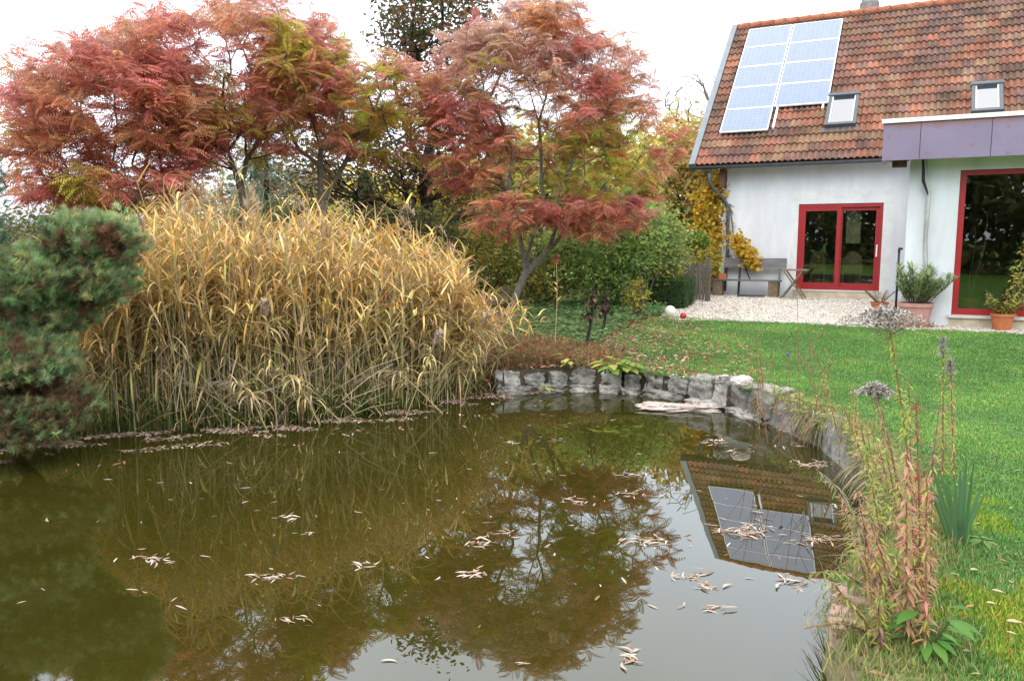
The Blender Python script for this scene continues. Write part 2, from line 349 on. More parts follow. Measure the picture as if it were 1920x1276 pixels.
# plaster patch around the sliding door
g = Geo(); b = .16; g.box(dL-b, dL, -.004, .02, .5, dT+.32); g.box(dR, dR+b*1.4, -.004, .02, .5, dT+.32); g.box(dL, dR, -.004, .02, dT, dT+.32)
g.build('plaster_patch', 'plaster2', house)
g = Geo(); g.box(dL-.06, dR+.04, -.05, .12, dB_-.045, dB_-.003); g.build('door_sill', 'sill', house)
g = Geo(); g.box(dL-.05, dR+.05, -.03, .0-.003, .4, dB_-.05); g.box(-.02, dR+.12, -.16, -.032, .4, dB_-.06); g.build('door_step', 'sandstone', house)

def frame_geo(g, x0, x1, z0, z1, y0, y1, w, wb=None, wt=None):
    wb = wb or w; wt = wt or w
    g.box(x0, x1, y0, y1, z0, z0+wb); g.box(x0, x1, y0, y1, z1-wt, z1); g.box(x0, x0+w, y0, y1, z0+wb, z1-wt); g.box(x1-w, x1, y0, y1, z0+wb, z1-wt)
# sliding door
g = Geo(); frame_geo(g, dL, dR, dB_, dT, .02, .16, .07, .06, .09); door = g.build('sliding_door', 'red', house)
for k, (a, b, yo) in enumerate(((dL+.07, -.03, .03), (-.09, dR-.07, .095))):
    g = Geo(); frame_geo(g, a, b, dB_+.06, dT-.09, yo, yo+.055, .105 if k == 0 else .09, .11, .09); s = g.build('sash', 'red', door)
    g = Geo(); g.box(a+.09, b-.08, yo+.022, yo+.03, dB_+.16, dT-.17); s2 = g.build('glass_pane', 'glass', door)
g = Geo(); g.box(dR-.125, dR-.095, .06, .094, 1.62, 1.92); g.build('handle', 'white', door)
# tall window of the extension
g = Geo(); frame_geo(g, wx0, wx1, wz0, wz1, EY+.03, EY+.15, .095, .10, .085); g.box(wx0+1.02, wx0+1.11, EY+.03, EY+.15, wz0+.10, wz1-.085)
win = g.build('tall_window', 'red', house)
g = Geo(); g.box(wx0+.09, wx0+1.03, EY+.08, EY+.09, wz0+.095, wz1-.08); g.build('glass_pane', 'glass', win)
g = Geo(); g.box(wx0+1.10, wx1-.09, EY+.08, EY+.09, wz0+.095, wz1-.08); g.build('glass_pane', 'glass', win)
# dark rooms behind the glass (open towards the doors)
def room(x0, x1, y0, y1, z0, z1):
    g = Geo(); g.add([(x0,y0,z0),(x1,y0,z0),(x1,y1,z0),(x0,y1,z0),(x0,y0,z1),(x1,y0,z1),(x1,y1,z1),(x0,y1,z1)],
        [(0,1,2,3),(7,6,5,4),(5,6,2,1),(6,7,3,2),(7,4,0,3)]); g.build('interior_wall', 'interior', house)
room(WL+TH+.02, 4.5, TH+.002, 4.5, .76, 3.1); room(EXL+TH+.01, EXR-TH-.01, EY+TH+.002, -.3, .76, 3.38)

# roof tiles
g = Geo(); TW = .14; CR = .34; nc = int((RR-RL)/TW); nr = int(SLOPE/CR)+1
prof = [(0,0),(.17,.028),(.34,.045),(.5,.045),(.66,.028),(.82,.004)]
sdir = A(0, cos(DB), sin(DB)); nrm = A(0, -sin(DB), cos(DB)); E0 = A(RL, EVY, EVZ)
pal = np.array([(.34,.125,.07),(.29,.11,.065),(.235,.105,.075),(.165,.09,.075),(.13,.08,.07),(.28,.165,.09),(.235,.145,.085),(.20,.125,.085)])
rr = random.Random(3)
us = np.array([(c+p[0])*TW for c in range(nc) for p in prof]); hs = np.array([p[1] for c in range(nc) for p in prof])
tileid = np.repeat(np.arange(nc)//1, len(prof))
for r in range(nr):
    v0 = r*CR; v1 = min(v0+CR+.05, SLOPE+.02)
    if v0 > SLOPE: break
    rows = []
    low = v0/SLOPE
    cidx = []
    last = None
    for c in range(nc//2+2):
        u = c*2*TW/(RR-RL); nzv = noise.noise(Vector((u*14, low*7, 0)))
        wts = [2.0*(1.25-low)+nzv, 1.8, 1.6, 1.0+1.2*low, .8+1.6*low*(1 if u > .25 else .4), .9, 1.1, .9+low]
        wts = [max(.05, w) for w in wts]
        if last is not None and rr.random() < .15: cidx.append(last)
        else: last = rr.choices(range(8), wts)[0]; cidx.append(last)
    cc = (pal[np.array(cidx)[np.minimum(tileid//2, len(cidx)-1)]]*.60+A(.20,.115,.085)*.38)*.9*(.82+.36*RNG.random((len(cidx),1))[np.minimum(tileid//2, len(cidx)-1)])
    jit = RNG.normal(0, .006, nc)[tileid]
    front = E0 + us[:, None]*A(1,0,0) + (v0+jit)[:, None]*sdir + (hs+.045)[:, None]*nrm
    back = E0 + us[:, None]*A(1,0,0) + v1*sdir + (hs+.004)[:, None]*nrm
    lip = E0 + us[:, None]*A(1,0,0) + (v0+jit+.004)[:, None]*sdir + (hs*.85+.012)[:, None]*nrm
    m_ = len(us); V = np.concatenate([lip, front, back]); jj = np.arange(m_-1)
    F = np.concatenate([np.stack([jj, jj+1, jj+m_+1, jj+m_], -1), np.stack([jj+m_, jj+m_+1, jj+2*m_+1, jj+2*m_], -1)])
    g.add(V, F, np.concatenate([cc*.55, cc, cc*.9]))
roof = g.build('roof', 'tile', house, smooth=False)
g = Geo()
def rp_(u, v, h): return E0 + A(u, 0, 0) + v*sdir + h*nrm
g.add([rp_(.02,.02,-.02), rp_(RR-RL,.02,-.02), rp_(RR-RL,SLOPE,-.02), rp_(.02,SLOPE,-.02), rp_(.02,.02,-.14), rp_(RR-RL,.02,-.14), rp_(RR-RL,SLOPE,-.14), rp_(.02,SLOPE,-.14)],
      [(0,1,2,3),(7,6,5,4),(0,4,5,1),(3,2,6,7),(0,3,7,4)])
g.build('rafters', 'wood', house)
by = RIDY*2-EVY; g = Geo(); g.add([(RL,RIDY,RIDZ),(RR,RIDY,RIDZ),(RR,by,EVZ),(RL,by,EVZ),(RL,RIDY,RIDZ-.15),(RR,RIDY,RIDZ-.15),(RR,by,EVZ-.15),(RL,by,EVZ-.15)], [(3,2,1,0),(4,5,6,7),(2,3,7,6),(0,4,7,3),(1,2,6,5)])
g.build('rear_roof', 'roofplain', house)
g = Geo()
k = 0
x = RL
while x < RR:
    g.tube([(x,RIDY,RIDZ+.02),(x+.37,RIDY,RIDZ+.03)], [.10,.115], 10); x += .36
g.build('ridge', 'ridge', house, smooth=True)
g = Geo(); g.bar(rp_(-.06,-.05,0), rp_(-.06,SLOPE+.03,0), .16, .24, up=nrm); g.build('verge_trim', 'flash', house)
# gutter and downpipes
g = Geo(); th = np.linspace(pi, 2*pi, 9); gx0, gx1 = RL-.13, EXL+.3
for off, rr2 in ((0,.075),(1,.069)):
    V = [(xx, EVY-.06+rr2*cos(t), EVZ-.02+rr2*sin(t)) for xx in (gx0, gx1) for t in th]
    jj = np.arange(8); F = np.stack([jj, jj+1, jj+10, jj+9], -1); g.add(V, F if off else F[:, ::-1])
g.box(gx0-.005, gx0, EVY-.135, EVY+.015, EVZ-.095, EVZ-.02); g.build('gutter', 'zinc', house, smooth=True)
def dp(px, py, yl): a, b = onwall(px, py, yl); return (a, yl, b)
pp = [dp(1330,322,EVY-.06), dp(1330,340,EVY-.06), dp(1336,352,-.45), dp(1356,372,-.12), dp(1364,385,-.08), dp(1365,400,-.07), dp(1364,470,-.07), dp(1358,545,-.07)]
g = Geo(); g.tube(pp, .046, 10); g.lathe([(.05,-.03),(.1,.03)], 10, c=pp[0]); g.build('downpipe', 'zinc', house, smooth=True)
g = Geo(); 
for (px, y0, y1) in ((1357,318,352),):
    a, b = onwall(px, y0, -.15); c_, d_ = onwall(px, y1, -.15); g.box(a-.07, a+.07, -.32, -.02, d_, b)
g.build('bracket', 'wood', house)
# extension roof: steel fascia, white capping
fy = EY-.5; fx0, fz1 = onwall(1657, 236, fy); _, fz0 = onwall(1657, 300, fy); fz1 = 3.93; fz0 = 3.33
g = Geo(); g.box(fx0, EXR+.4, fy, fy+.05, fz0, fz1); fas = g.build('fascia', 'fascia', house)
g = Geo()
for sx_ in (.55, 1.55, 2.55, 3.55): g = Geo(); g.box(fx0+sx_, fx0+sx_+.008, fy-.003, fy-.0005, fz0, fz1-.005); g.build('seam', 'gasket', fas)
g = Geo(); g.box(fx0+.0, fx0+.05, fy+.05, EY+.25, fz0, fz1-.01); g.build('fascia', 'fascia', house)
g = Geo(); g.box(fx0-.03, EXR+.43, fy-.035, fy+.12, fz1+.002, fz1+.07); g.build('capping', 'white', house)
g = Geo(); g.box(fx0+.052, EXR+.4, fy+.052, EY+.25, fz0+.075, fz0+.3); g.box(EXL-.02, EXR+.4, EY+.252, -.15, fz0+.075, fz0+.3); g.build('flat_roof', 'white', house)
ax, _ = onwall(1673, 310, fy+.3); bx_, _ = onwall(1702, 310, EY-.02)
g = Geo(); g.box(ax, bx_-.01, fy+.22, fy+.42, fz0-.09, fz0+.07); g.build('bracket', 'wood', house)
# rusty creeper-covered downpipe in front of the extension
q0 = onwall(1734, 298, EY-.12); q1 = onwall(1742, 350, EY-.08); q2 = onwall(1738, 610, EY-.08)
g = Geo(); g.tube([(q0[0],EY-.12,3.42),(q0[0]+.01,EY-.12,3.0),(q1[0],EY-.09,2.85),(q1[0]-.005,EY-.08,2.0),(q2[0],EY-.08,.55)], [.045,.04,.036,.033,.036], 8)
o = g.build('downpipe', mat('stained_pipe', (.56,.57,.56), .8, .2, noise_amt=.9, nscale=6, col2=(.20,.20,.18), detail=9, stretch=(1,1,.35)), house, smooth=True); o['label'] = 'whitewashed flaking downpipe'
g = Geo(); g.tube([(q0[0]-.02,EY-.135,3.40),(q0[0]-.0,EY-.155,3.0),(q1[0]-.01,EY-.13,2.78)], [.028,.03,.012], 6); g.build('pipe_stain', 'black', house)
# chimney
cx, cz = onwall(1629, 10, RIDY); g = Geo(); g.tube([(cx,RIDY+.3,RIDZ-.4),(cx,RIDY+.3,RIDZ+.34),(cx,RIDY+.3,RIDZ+.38),(cx,RIDY+.3,RIDZ+.55)], [.27,.27,.23,.22], 16); g.build('chimney', 'chim', house, smooth=False)
# skylights
def roofbox(g, u0, u1, v0, v1, h0, h1, C=(.5,.5,.5)):
    V = [rp_(a, b, h) for h in (h0, h1) for a, b in ((u0,v0),(u1,v0),(u1,v1),(u0,v1))]
    g.add(V, [(3,2,1,0),(4,5,6,7),(0,1,5,4),(1,2,6,5),(2,3,7,6),(3,0,4,7)], C)
for (u0, u1, v0, v1) in ((3.10,3.84,1.22,2.55),(6.36,7.02,1.40,2.55)):
    g = Geo(); w = .085
    roofbox(g, u0, u1, v0, v0+w, .03, .17); roofbox(g, u0-.02, u1+.02, v1-w-.03, v1, .03, .19); roofbox(g, u0, u0+w, v0+w, v1-w-.03, .03, .17); roofbox(g, u1-w, u1, v0+w, v1-w-.03, .03, .17)
    roofbox(g, u0-.09, u1+.09, v0-.16, v0-.002, .05, .065)
    sk = g.build('skylight', 'zinc', house)
    g = Geo(); roofbox(g, u0+w, u1-w, v0+w, v1-w-.03, .09, .11, C=(.5,.5,.5)); m = mat('sky_glass', (.035,.045,.055), .03, .8); m.node_tree.nodes['Principled BSDF'].inputs['IOR'].default_value = 2.4
    g.build('glass_pane', m, sk)
    g = Geo(); roofbox(g, u0+w, u1-w, v0+w, v0+w+.035, .12, .14); roofbox(g, u0+w, u0+w+.03, v0+w, v1-w-.03, .12, .14); roofbox(g, u1-w-.03, u1-w, v0+w, v1-w-.03, .12, .14); g.build('inner_frame', 'white', sk)
# solar panels
def panel(u0, u1, v0, v1):
    g = Geo(); w = .024; h0, h1 = .13, .17
    roofbox(g, u0, u1, v0, v0+w, h0, h1); roofbox(g, u0, u1, v1-w, v1, h0, h1); roofbox(g, u0, u0+w, v0+w, v1-w, h0, h1); roofbox(g, u1-w, u1, v0+w, v1-w, h0, h1)
    f = g.build('solar_panel', 'white', house)
    g = Geo(); V = [rp_(a, b, h) for h in (h0+.005, h1-.008) for a, b in ((u0+w,v0+w),(u1-w,v0+w),(u1-w,v1-w),(u0+w,v1-w))]
    CC = [(a-u0, b-v0, 0) for h in (0, 1) for a, b in ((u0+w,v0+w),(u1-w,v0+w),(u1-w,v1-w),(u0+w,v1-w))]
    g.add(V, [(3,2,1,0),(4,5,6,7)], np.array(CC)); g.build('cells', 'solar', f)
for k in range(5): panel(.46, 1.715, 1.17+k*1.005, 1.17+k*1.005+.995)
for k in range(4): panel(1.745, 3.10, 2.17+k*1.005, 2.17+k*1.005+.995)
g = Geo()
for a in (.6, 1.5): roofbox(g, a, a+.05, 1.25, 6.15, .05, .128)
for a in (1.80, 2.95): roofbox(g, a, a+.05, 1.3 if a < 2 else 2.0, 6.15, .05, .128)
g.build('mounting_rail', 'white', house)

# ------------------------------------------------------------------ gravel terrace
gpx = [(1238,592),(1262,602),(1330,603),(1400,605),(1480,608),(1560,612),(1640,617),(1700,620),(1790,624),(1930,629)]
gp = [atz(x, y, .55) for x, y in gpx]
terr = [p[:2] for p in gp] + [toworld((EXL+5, EY+.05, 0))[:2], toworld((EXL+.2, EY+.05, 0))[:2], toworld((EXL+.2, .1, 0))[:2], toworld((WL, .1, 0))[:2], toworld((WL-.8, .3, 0))[:2], toworld((WL-1.0,-2.2,0))[:2]]
terr = np.array(terr)
bbx = np.arange(terr[:, 0].min(), terr[:, 0].max(), .12); bby = np.arange(terr[:, 1].min(), terr[:, 1].max(), .12)
g = Geo(); n2 = len(terr); c0 = terr.mean(0)
XX, YY = np.meshgrid(bbx, bby); ok = pip(XX+.06, YY+.06, terr); idx = {}
V = []; F = []
def vid(a, b):
    if (a, b) not in idx:
        idx[(a, b)] = len(V); x, y = bbx[0]+a*.12, bby[0]+b*.12; V.append((x, y, 0))
    return idx[(a, b)]
for b in range(ok.shape[0]):
    for a in range(ok.shape[1]):
        if ok[b, a]: F.append((vid(a,b), vid(a+1,b), vid(a+1,b+1), vid(a,b+1)))
V = np.array(V); V[:, 2] = gh(V[:, 0], V[:, 1]) + .015; g.add(V, F)
tag(g.build('gravel_terrace', 'gravel', smooth=True), kind='structure')
# loose pebbles
OCT = A((1,0,0),(-1,0,0),(0,1,0),(0,-1,0),(0,0,.6),(0,0,-.6)); OCF = [(0,2,4),(2,1,4),(1,3,4),(3,0,4),(2,0,5),(1,2,5),(3,1,5),(0,3,5)]
def inpoly(poly, n, dens=None):
    poly = np.asarray(poly)[:, :2]; out = []; lo = poly.min(0); hi = poly.max(0)
    while sum(len(o) for o in out) < n:
        p = RNG.uniform(lo, hi, (n, 2)); m = pip(p[:, 0], p[:, 1], poly)
        if dens is not None: m &= RNG.random(n) < dens(p[:, 0], p[:, 1])
        out.append(p[m])
    return np.concatenate(out)[:n]
p = inpoly(terr, 16000); z = gh(p[:, 0], p[:, 1])+.018
g = Geo(); g.scatter(OCT, OCF, np.c_[p, z], frames(rdir(len(p))), RNG.uniform(.008,.024,len(p)), pick([(.58,.53,.47),(.45,.40,.34),(.66,.63,.58),(.30,.24,.19)], len(p), w=[4,3,3,1]))
tag(g.build('gravel_stones', 'pebble'), 'pale gravel stones spread over the terrace before the house', 'gravel', kind='stuff')

# ------------------------------------------------------------------ leaves
def blade_tpl(n=4, w=.5, droop=.0, fold=0):
    """lanceolate strip of length 1 along x, width w"""
    V = []; F = []
    for k in range(n+1):
        t = k/n; ww = w*.5*sin(pi*min(.97, max(.06, t**.8)))+.004; zz = -droop*t*t
        V += [(t, -ww, zz), (t, ww, zz)]
    for k in range(n): F.append((2*k, 2*k+1, 2*k+3, 2*k+2))
    return np.array(V), F
LV, LF = blade_tpl(3, .5, .25)        # broad leaf
NV, NF = blade_tpl(3, .24, .2)        # narrow leaf
def pinnate(np_=9, droop=.45, hang=.6):
    V = []; F = []; TC = []
    for k in range(np_):
        t = (k+1)/np_; x = t*(1-.12*droop*t); z = -droop*t*t*.6 + .06*sin(pi*t)
        l = .24*(sin(pi*(.18+.72*t)))+.05
        for s in (-1, 1):
            d = A(.30, s*1.0, -hang*(.6+.4*t)); d /= np.linalg.norm(d); e_ = A(1,0,-.2)*.5
            p0 = A(x, 0, z); w_ = .060
            b = len(V); V += [p0-e_*w_*.6, p0+d*l*.45-e_*w_*1.3, p0+d*l, p0+d*l*.45+e_*w_*1.5]; F.append((b, b+1, b+2, b+3)); sh = .85+.25*((k*7+s) % 3)/2; TC += [sh*.9, sh, sh*1.1, sh]
    b = len(V); V += [(0,0,.006),(.5,.008,.05-droop*.15),(.95,0,-droop*.55),(.5,-.008,.05-droop*.15)]; F.append((b,b+1,b+2,b+3)); TC += [.5]*4
    return np.array(V, float), F, np.array(TC)
PINS = [pinnate(9,.45,.5), pinnate(8,.9,1.2), pinnate(10,.2,.35)]

# ------------------------------------------------------------------ trees
def grow(limbs, targets, seg=.35, bias=.35, wob=.06, tipr=.008, expo=2.1):
    nodes = []; par = []; plen = []
    for li, lb in enumerate(limbs):
        lb = [np.asarray(q, float) for q in lb]; start = None
        if li == 0: nodes.append(lb[0]); par.append(-1); plen.append(0); cur = 0; rest = lb[1:]
        else:
            d = np.linalg.norm(np.array(nodes)-lb[0], axis=1); cur = int(np.argmin(d)); rest = lb[1:]
        for q in rest:
            a = nodes[cur]; n = max(1, int(np.linalg.norm(q-a)/seg))
            for k in range(1, n+1):
                pt = a+(q-a)*k/n + (RNG.normal(0, wob*.5, 3) if k < n else 0)
                nodes.append(pt); par.append(cur); plen.append(plen[cur]+np.linalg.norm(pt-nodes[cur])); cur = len(nodes)-1
    base = nodes[0]; order = np.argsort(np.linalg.norm(targets-np.array(nodes).mean(0), axis=1)); tips = []
    for ti in order:
        q = targets[ti]; NA = np.array(nodes); PL = np.array(plen); dd = NA-q; d = np.linalg.norm(dd, axis=1)
        cost = d + bias*PL + np.maximum(0, NA[:, 2]-q[2]+.1)*.8 + (PL < .35*PL.max()*.5)*2
        cur = int(np.argmin(cost)); a = NA[cur]; L_ = d[cur]; n = max(1, int(L_/seg))
        sag = A(0,0,.10*L_)
        for k in range(1, n+1):
            t = k/n; pt = a+(q-a)*t - sag*sin(pi*t)*.6 + (RNG.normal(0, wob, 3) if k < n else 0)
            nodes.append(pt); par.append(cur); plen.append(plen[cur]+np.linalg.norm(pt-nodes[cur])); cur = len(nodes)-1
        tips.append(cur)
    N_ = len(nodes); kids = [[] for _ in range(N_)]
    for k in range(1, N_): kids[par[k]].append(k)
    R = np.zeros(N_)
    for k in range(N_-1, -1, -1):
        R[k] = tipr if not kids[k] else sum(R[c]**expo for c in kids[k])**(1/expo)
    return np.array(nodes), par, kids, R, tips
def wood(g, nodes, par, kids, R, rmax=None, k=6, rmin=.0):
    scale = 1 if rmax is None else rmax/R[0]
    Rs = R*np.clip(scale, 0, 9) if scale < 1 else R*(1+(scale-1)*(R/R[0])**.6)
    st = [(0, None)]
    while st:
        s0, p0 = st.pop(); chain = []; rad = []
        if p0 is not None: chain.append(nodes[p0]); rad.append(min(Rs[p0], Rs[s0]*1.15))
        cur = s0
        while True:
            chain.append(nodes[cur]); rad.append(Rs[cur])
            if not kids[cur]: break
            ks = sorted(kids[cur], key=lambda c: -R[c])
            for c in ks[1:]: st.append((c, cur))
            cur = ks[0]
        if p0 is None: rad[0] *= 1.35
        if len(chain) > 1: g.tube(chain, rad, k if max(rad) > .02 else 4, C=(.5,.5,.5), caps=False)
def ell(n, c, r, shell=.55, zlo=-1):
    d = rdir(n, zlo, 1); rr_ = (shell + (1-shell)*RNG.random(n)**.6)[:, None]
    return A(*c) + d*rr_*A(*r)
def nodes_dir(nodes, par, tips):
    return unit(np.array([nodes[t]-nodes[par[t]] for t in tips]))

def sumac(name_label, base, limbs, crowns, n, r0, colf, per=(4,6), size=(.21,.34), group='red leaved sumac trees', name='sumac_tree'):
    T = np.concatenate([ell(int(n*w), c, r, .45, zl) for (c, r, w, zl) in crowns])
    # uneven outline
    keep = np.array([nz(q, .7) + .7*nz(q, 1.9) > -.24 for q in T]); T = T[keep]
    nodes, par, kids, R, tips = grow(limbs, T, seg=.32)
    root = empty(name, base, 0, name_label, 'tree', group)
    g = Geo(); wood(g, nodes, par, kids, R, rmax=r0); g.build('trunk', 'barkgrey' if r0 > .0 else 'bark', root, smooth=True, loc=None).location = tuple(-A(*base))
    g = Geo(); D = nodes_dir(nodes, par, tips); P = nodes[tips]
    for vi, (PV, PF, PT) in enumerate(PINS):
        pos = []; dr = []; cl = []; sz = []
        for q, d in zip(P, D):
            m = random.randint(*per)
            if vi == 0: m = m//2+1
            elif vi == 1: m = m//3+1
            else: m = m//4
            base_c = colf(q)
            for k in range(m):
                a = random.uniform(0, 2*pi); dd = A(cos(a), sin(a), random.uniform(-.75, .4)) + d*.6
                back = random.uniform(0, .16); pos.append(q-d*back); dr.append(dd); cl.append((base_c if random.random() < .6 else colf(q))*(1+random.gauss(0,.2))*(1+RNG.normal(0,.05,3))); sz.append(random.uniform(*size))
        if pos:
            pos = np.array(pos); dr = np.array(dr); cl = np.clip(np.array(cl), .01, .9); g.scatter(PV, PF, pos, frames(dr, unit(A(0,0,1)+RNG.normal(0,.55,dr.shape))), np.array(sz), cl, PT)
    cr = g.build('crown', 'leaf', root); cr.location = tuple(-A(*base))
    return root

def sumac_col(ztop, zbot, xg=None, greens=()):
    def f(q):
        t = (q[2]-zbot)/(ztop-zbot); n1 = nz(q, 1.3)*.6+random.gauss(0,.12); n2 = nz(q+A(31,7,3), 1.1)+random.gauss(0,.07)
        c = A(.54,.21,.145)
        if n1 > .08: c = A(.55,.29,.14)
        if n1 < -.18: c = A(.50,.165,.145)
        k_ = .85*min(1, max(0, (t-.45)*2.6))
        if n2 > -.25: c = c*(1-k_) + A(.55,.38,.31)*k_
        if n2 > .42 and t < .7: c = A(.42,.36,.07)
        for (gc, gr) in greens:
            if np.linalg.norm((q-gc)/gr) < 1 and random.random() < .8: c = A(.36,.38,.06) if random.random() < .7 else A(.52,.28,.06)
        return c*1.14
    return f
def W3(px, py, Y): return atY(px, py, Y)
def crownpx(cx, cy, rx, ry, Y, dy, w=1., zl=-1):
    c = atY(cx, cy, Y); s = Y/FPX; return (c, (rx*s, dy, ry*s), w, zl)

# main sumac in the middle
b = atz(948, 612, .44); Yt = b[1]; b[2] = gz(b[0], b[1])-.05
fork = W3(985, 512, Yt)
limbs = [[b, W3(965,560,Yt), fork, W3(972,430,Yt-.1), W3(952,360,Yt-.3), W3(962,280,Yt-.3), W3(930,200,Yt-.5)],
         [fork, W3(1028,470,Yt), W3(1046,415,Yt+.1), W3(1052,350,Yt+.2), W3(1090,270,Yt+.3), W3(1100,180,Yt+.4)],
         [fork, W3(1000,440,Yt+.2), W3(1020,385,Yt+.4), W3(1015,300,Yt+.5), W3(1010,230,Yt+.6), W3(1040,120,Yt+.4)],
         [W3(1052,350,Yt+.2), W3(1110,300,Yt), W3(1170,270,Yt-.2)],
         [W3(962,280,Yt-.3), W3(900,250,Yt-.2), W3(860,210,Yt)],
         [W3(1046,415,Yt+.1), W3(1100,385,Yt-.4), W3(1160,370,Yt-.8)]]
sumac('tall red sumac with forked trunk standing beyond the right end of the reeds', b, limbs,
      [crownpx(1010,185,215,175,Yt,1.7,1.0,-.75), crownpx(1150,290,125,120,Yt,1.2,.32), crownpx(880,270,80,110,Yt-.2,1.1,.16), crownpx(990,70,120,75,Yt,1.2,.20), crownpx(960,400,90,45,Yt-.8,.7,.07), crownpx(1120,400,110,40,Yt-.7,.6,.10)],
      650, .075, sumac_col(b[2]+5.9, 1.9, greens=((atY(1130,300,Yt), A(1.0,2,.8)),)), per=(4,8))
# left group
def left_sumac(lab, bx, Y, fy_, limbpx, crowns, n, r0, cf):
    p = atY(bx, 600, Y); b = A(p[0], Y, gz(p[0], Y)-.05)
    limbs = [[b]+[W3(*q) for q in limbpx[0]]]+[[W3(*q) for q in l] for l in limbpx[1:]]
    return sumac(lab, b, limbs, crowns, n, r0, cf)
Y1 = 12.6
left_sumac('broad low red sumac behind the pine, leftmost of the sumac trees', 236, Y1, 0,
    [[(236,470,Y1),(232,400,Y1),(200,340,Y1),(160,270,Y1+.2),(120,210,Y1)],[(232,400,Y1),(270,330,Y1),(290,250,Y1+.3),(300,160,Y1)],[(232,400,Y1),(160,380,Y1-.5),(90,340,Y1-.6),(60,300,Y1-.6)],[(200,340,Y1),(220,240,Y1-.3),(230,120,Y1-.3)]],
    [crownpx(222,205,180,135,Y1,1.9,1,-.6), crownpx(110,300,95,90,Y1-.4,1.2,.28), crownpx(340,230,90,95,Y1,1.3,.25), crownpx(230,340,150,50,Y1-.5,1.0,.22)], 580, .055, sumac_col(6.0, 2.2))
Y2 = 13.6
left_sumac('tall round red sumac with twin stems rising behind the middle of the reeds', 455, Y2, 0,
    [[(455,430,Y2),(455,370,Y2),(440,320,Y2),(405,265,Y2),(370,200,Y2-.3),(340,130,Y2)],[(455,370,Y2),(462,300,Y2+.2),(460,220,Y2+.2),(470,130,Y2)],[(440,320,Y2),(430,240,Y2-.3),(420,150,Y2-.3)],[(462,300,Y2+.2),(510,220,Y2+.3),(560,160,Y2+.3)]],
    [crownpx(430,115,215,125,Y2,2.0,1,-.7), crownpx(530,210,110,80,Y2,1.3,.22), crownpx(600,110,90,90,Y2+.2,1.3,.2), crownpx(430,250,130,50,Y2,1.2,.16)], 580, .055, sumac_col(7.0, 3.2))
Y3 = 14.2
left_sumac('red and green sumac with grey trunk beside the dark bare limbed tree', 607, Y3, 0,
    [[(607,460,Y3),(603,380,Y3),(600,310,Y3),(590,240,Y3),(570,180,Y3)],[(603,380,Y3),(650,300,Y3),(690,240,Y3)],[(600,310,Y3),(640,220,Y3-.2),(660,150,Y3-.2)],[(600,310,Y3),(560,280,Y3-.3),(540,230,Y3-.3)]],
    [crownpx(640,190,140,110,Y3,1.7,1,-.7), crownpx(740,180,85,85,Y3,1.2,.3), crownpx(690,250,110,60,Y3-.2,1.2,.2)], 440, .07, sumac_col(6.2, 3.0, greens=((atY(590,130,Y3), A(.8,3,.7)), (atY(720,240,Y3), A(.6,3,.55)))))

def broadtree(lab, b, limbs, crowns, n, r0, cols, per=18, ls=(.09,.16), spread=.32, bark='bark', name='tree', group=None, w=None, thin=-.3, cat='tree', tpl=None, seg=.4, trunkname='trunk'):
    T = np.concatenate([ell(int(n*w_), c, r, .5, zl) for (c, r, w_, zl) in crowns]); T = T[np.array([nz(q, .5)+.5*nz(q, 1.5) > thin for q in T])]
    nodes, par, kids, R, tips = grow(limbs, T, seg=seg); root = empty(name, tuple(b), 0, lab, cat, group)
    g = Geo(); wood(g, nodes, par, kids, R, rmax=r0); o = g.build(trunkname, bark, root, smooth=True); o.location = tuple(-A(*b))
    if per:
        P = nodes[tips]; pos = np.repeat(P, per, 0) + RNG.normal(0, spread, (len(P)*per, 3))*A(1,1,.7); m = len(pos)
        cb = pick(cols, len(P), .18, w); cl = np.repeat(cb, per, 0)*(1+RNG.normal(0,.15,(m,1)))
        g = Geo(); tv, tf = tpl or (LV, LF); d = rdir(m, -.8, .5); g.scatter(tv, tf, pos, frames(d, rdir(m, 0, 1)), RNG.uniform(*ls, m), np.clip(cl, .01, .9)); o = g.build('crown', 'leaf', root); o.location = tuple(-A(*b))
    return root
def bpt(bx, Y): p = atY(bx, 600, Y); return A(p[0], Y, gz(p[0], Y)-.05)
# dark tree behind
Y4 = 18.5; b = bpt(800, Y4)
broadtree('tall dark tree with bare black limbs behind the gap between the red sumacs', b,
    [[b, W3(800,440,Y4), W3(800,380,Y4), W3(795,320,Y4), W3(815,230,Y4), W3(825,120,Y4), W3(830,0,Y4)],
     [W3(800,440,Y4), W3(770,400,Y4), W3(755,340,Y4), W3(720,300,Y4), W3(690,290,Y4)], [W3(770,400,Y4), W3(700,410,Y4-.5), W3(640,350,Y4-.5), W3(620,330,Y4-.5)],
     [W3(800,380,Y4), W3(850,350,Y4), W3(880,300,Y4)], [W3(800,440,Y4), W3(860,410,Y4-.5), W3(930,385,Y4-1), W3(980,370,Y4-1)], [W3(795,320,Y4), W3(760,240,Y4), W3(740,160,Y4)]],
    [crownpx(825,50,110,95,Y4,1.6,.75), crownpx(790,250,150,90,Y4,1.8,.35), crownpx(690,300,130,100,Y4,1.4,.5), crownpx(560,330,90,60,Y4,1.2,.15), crownpx(900,370,90,40,Y4,1.2,.12)],
    430, .2, [(.07,.085,.03),(.13,.09,.04),(.20,.11,.05)], per=16, ls=(.08,.14), spread=.22, bark='barkdark', name='dark_tree')
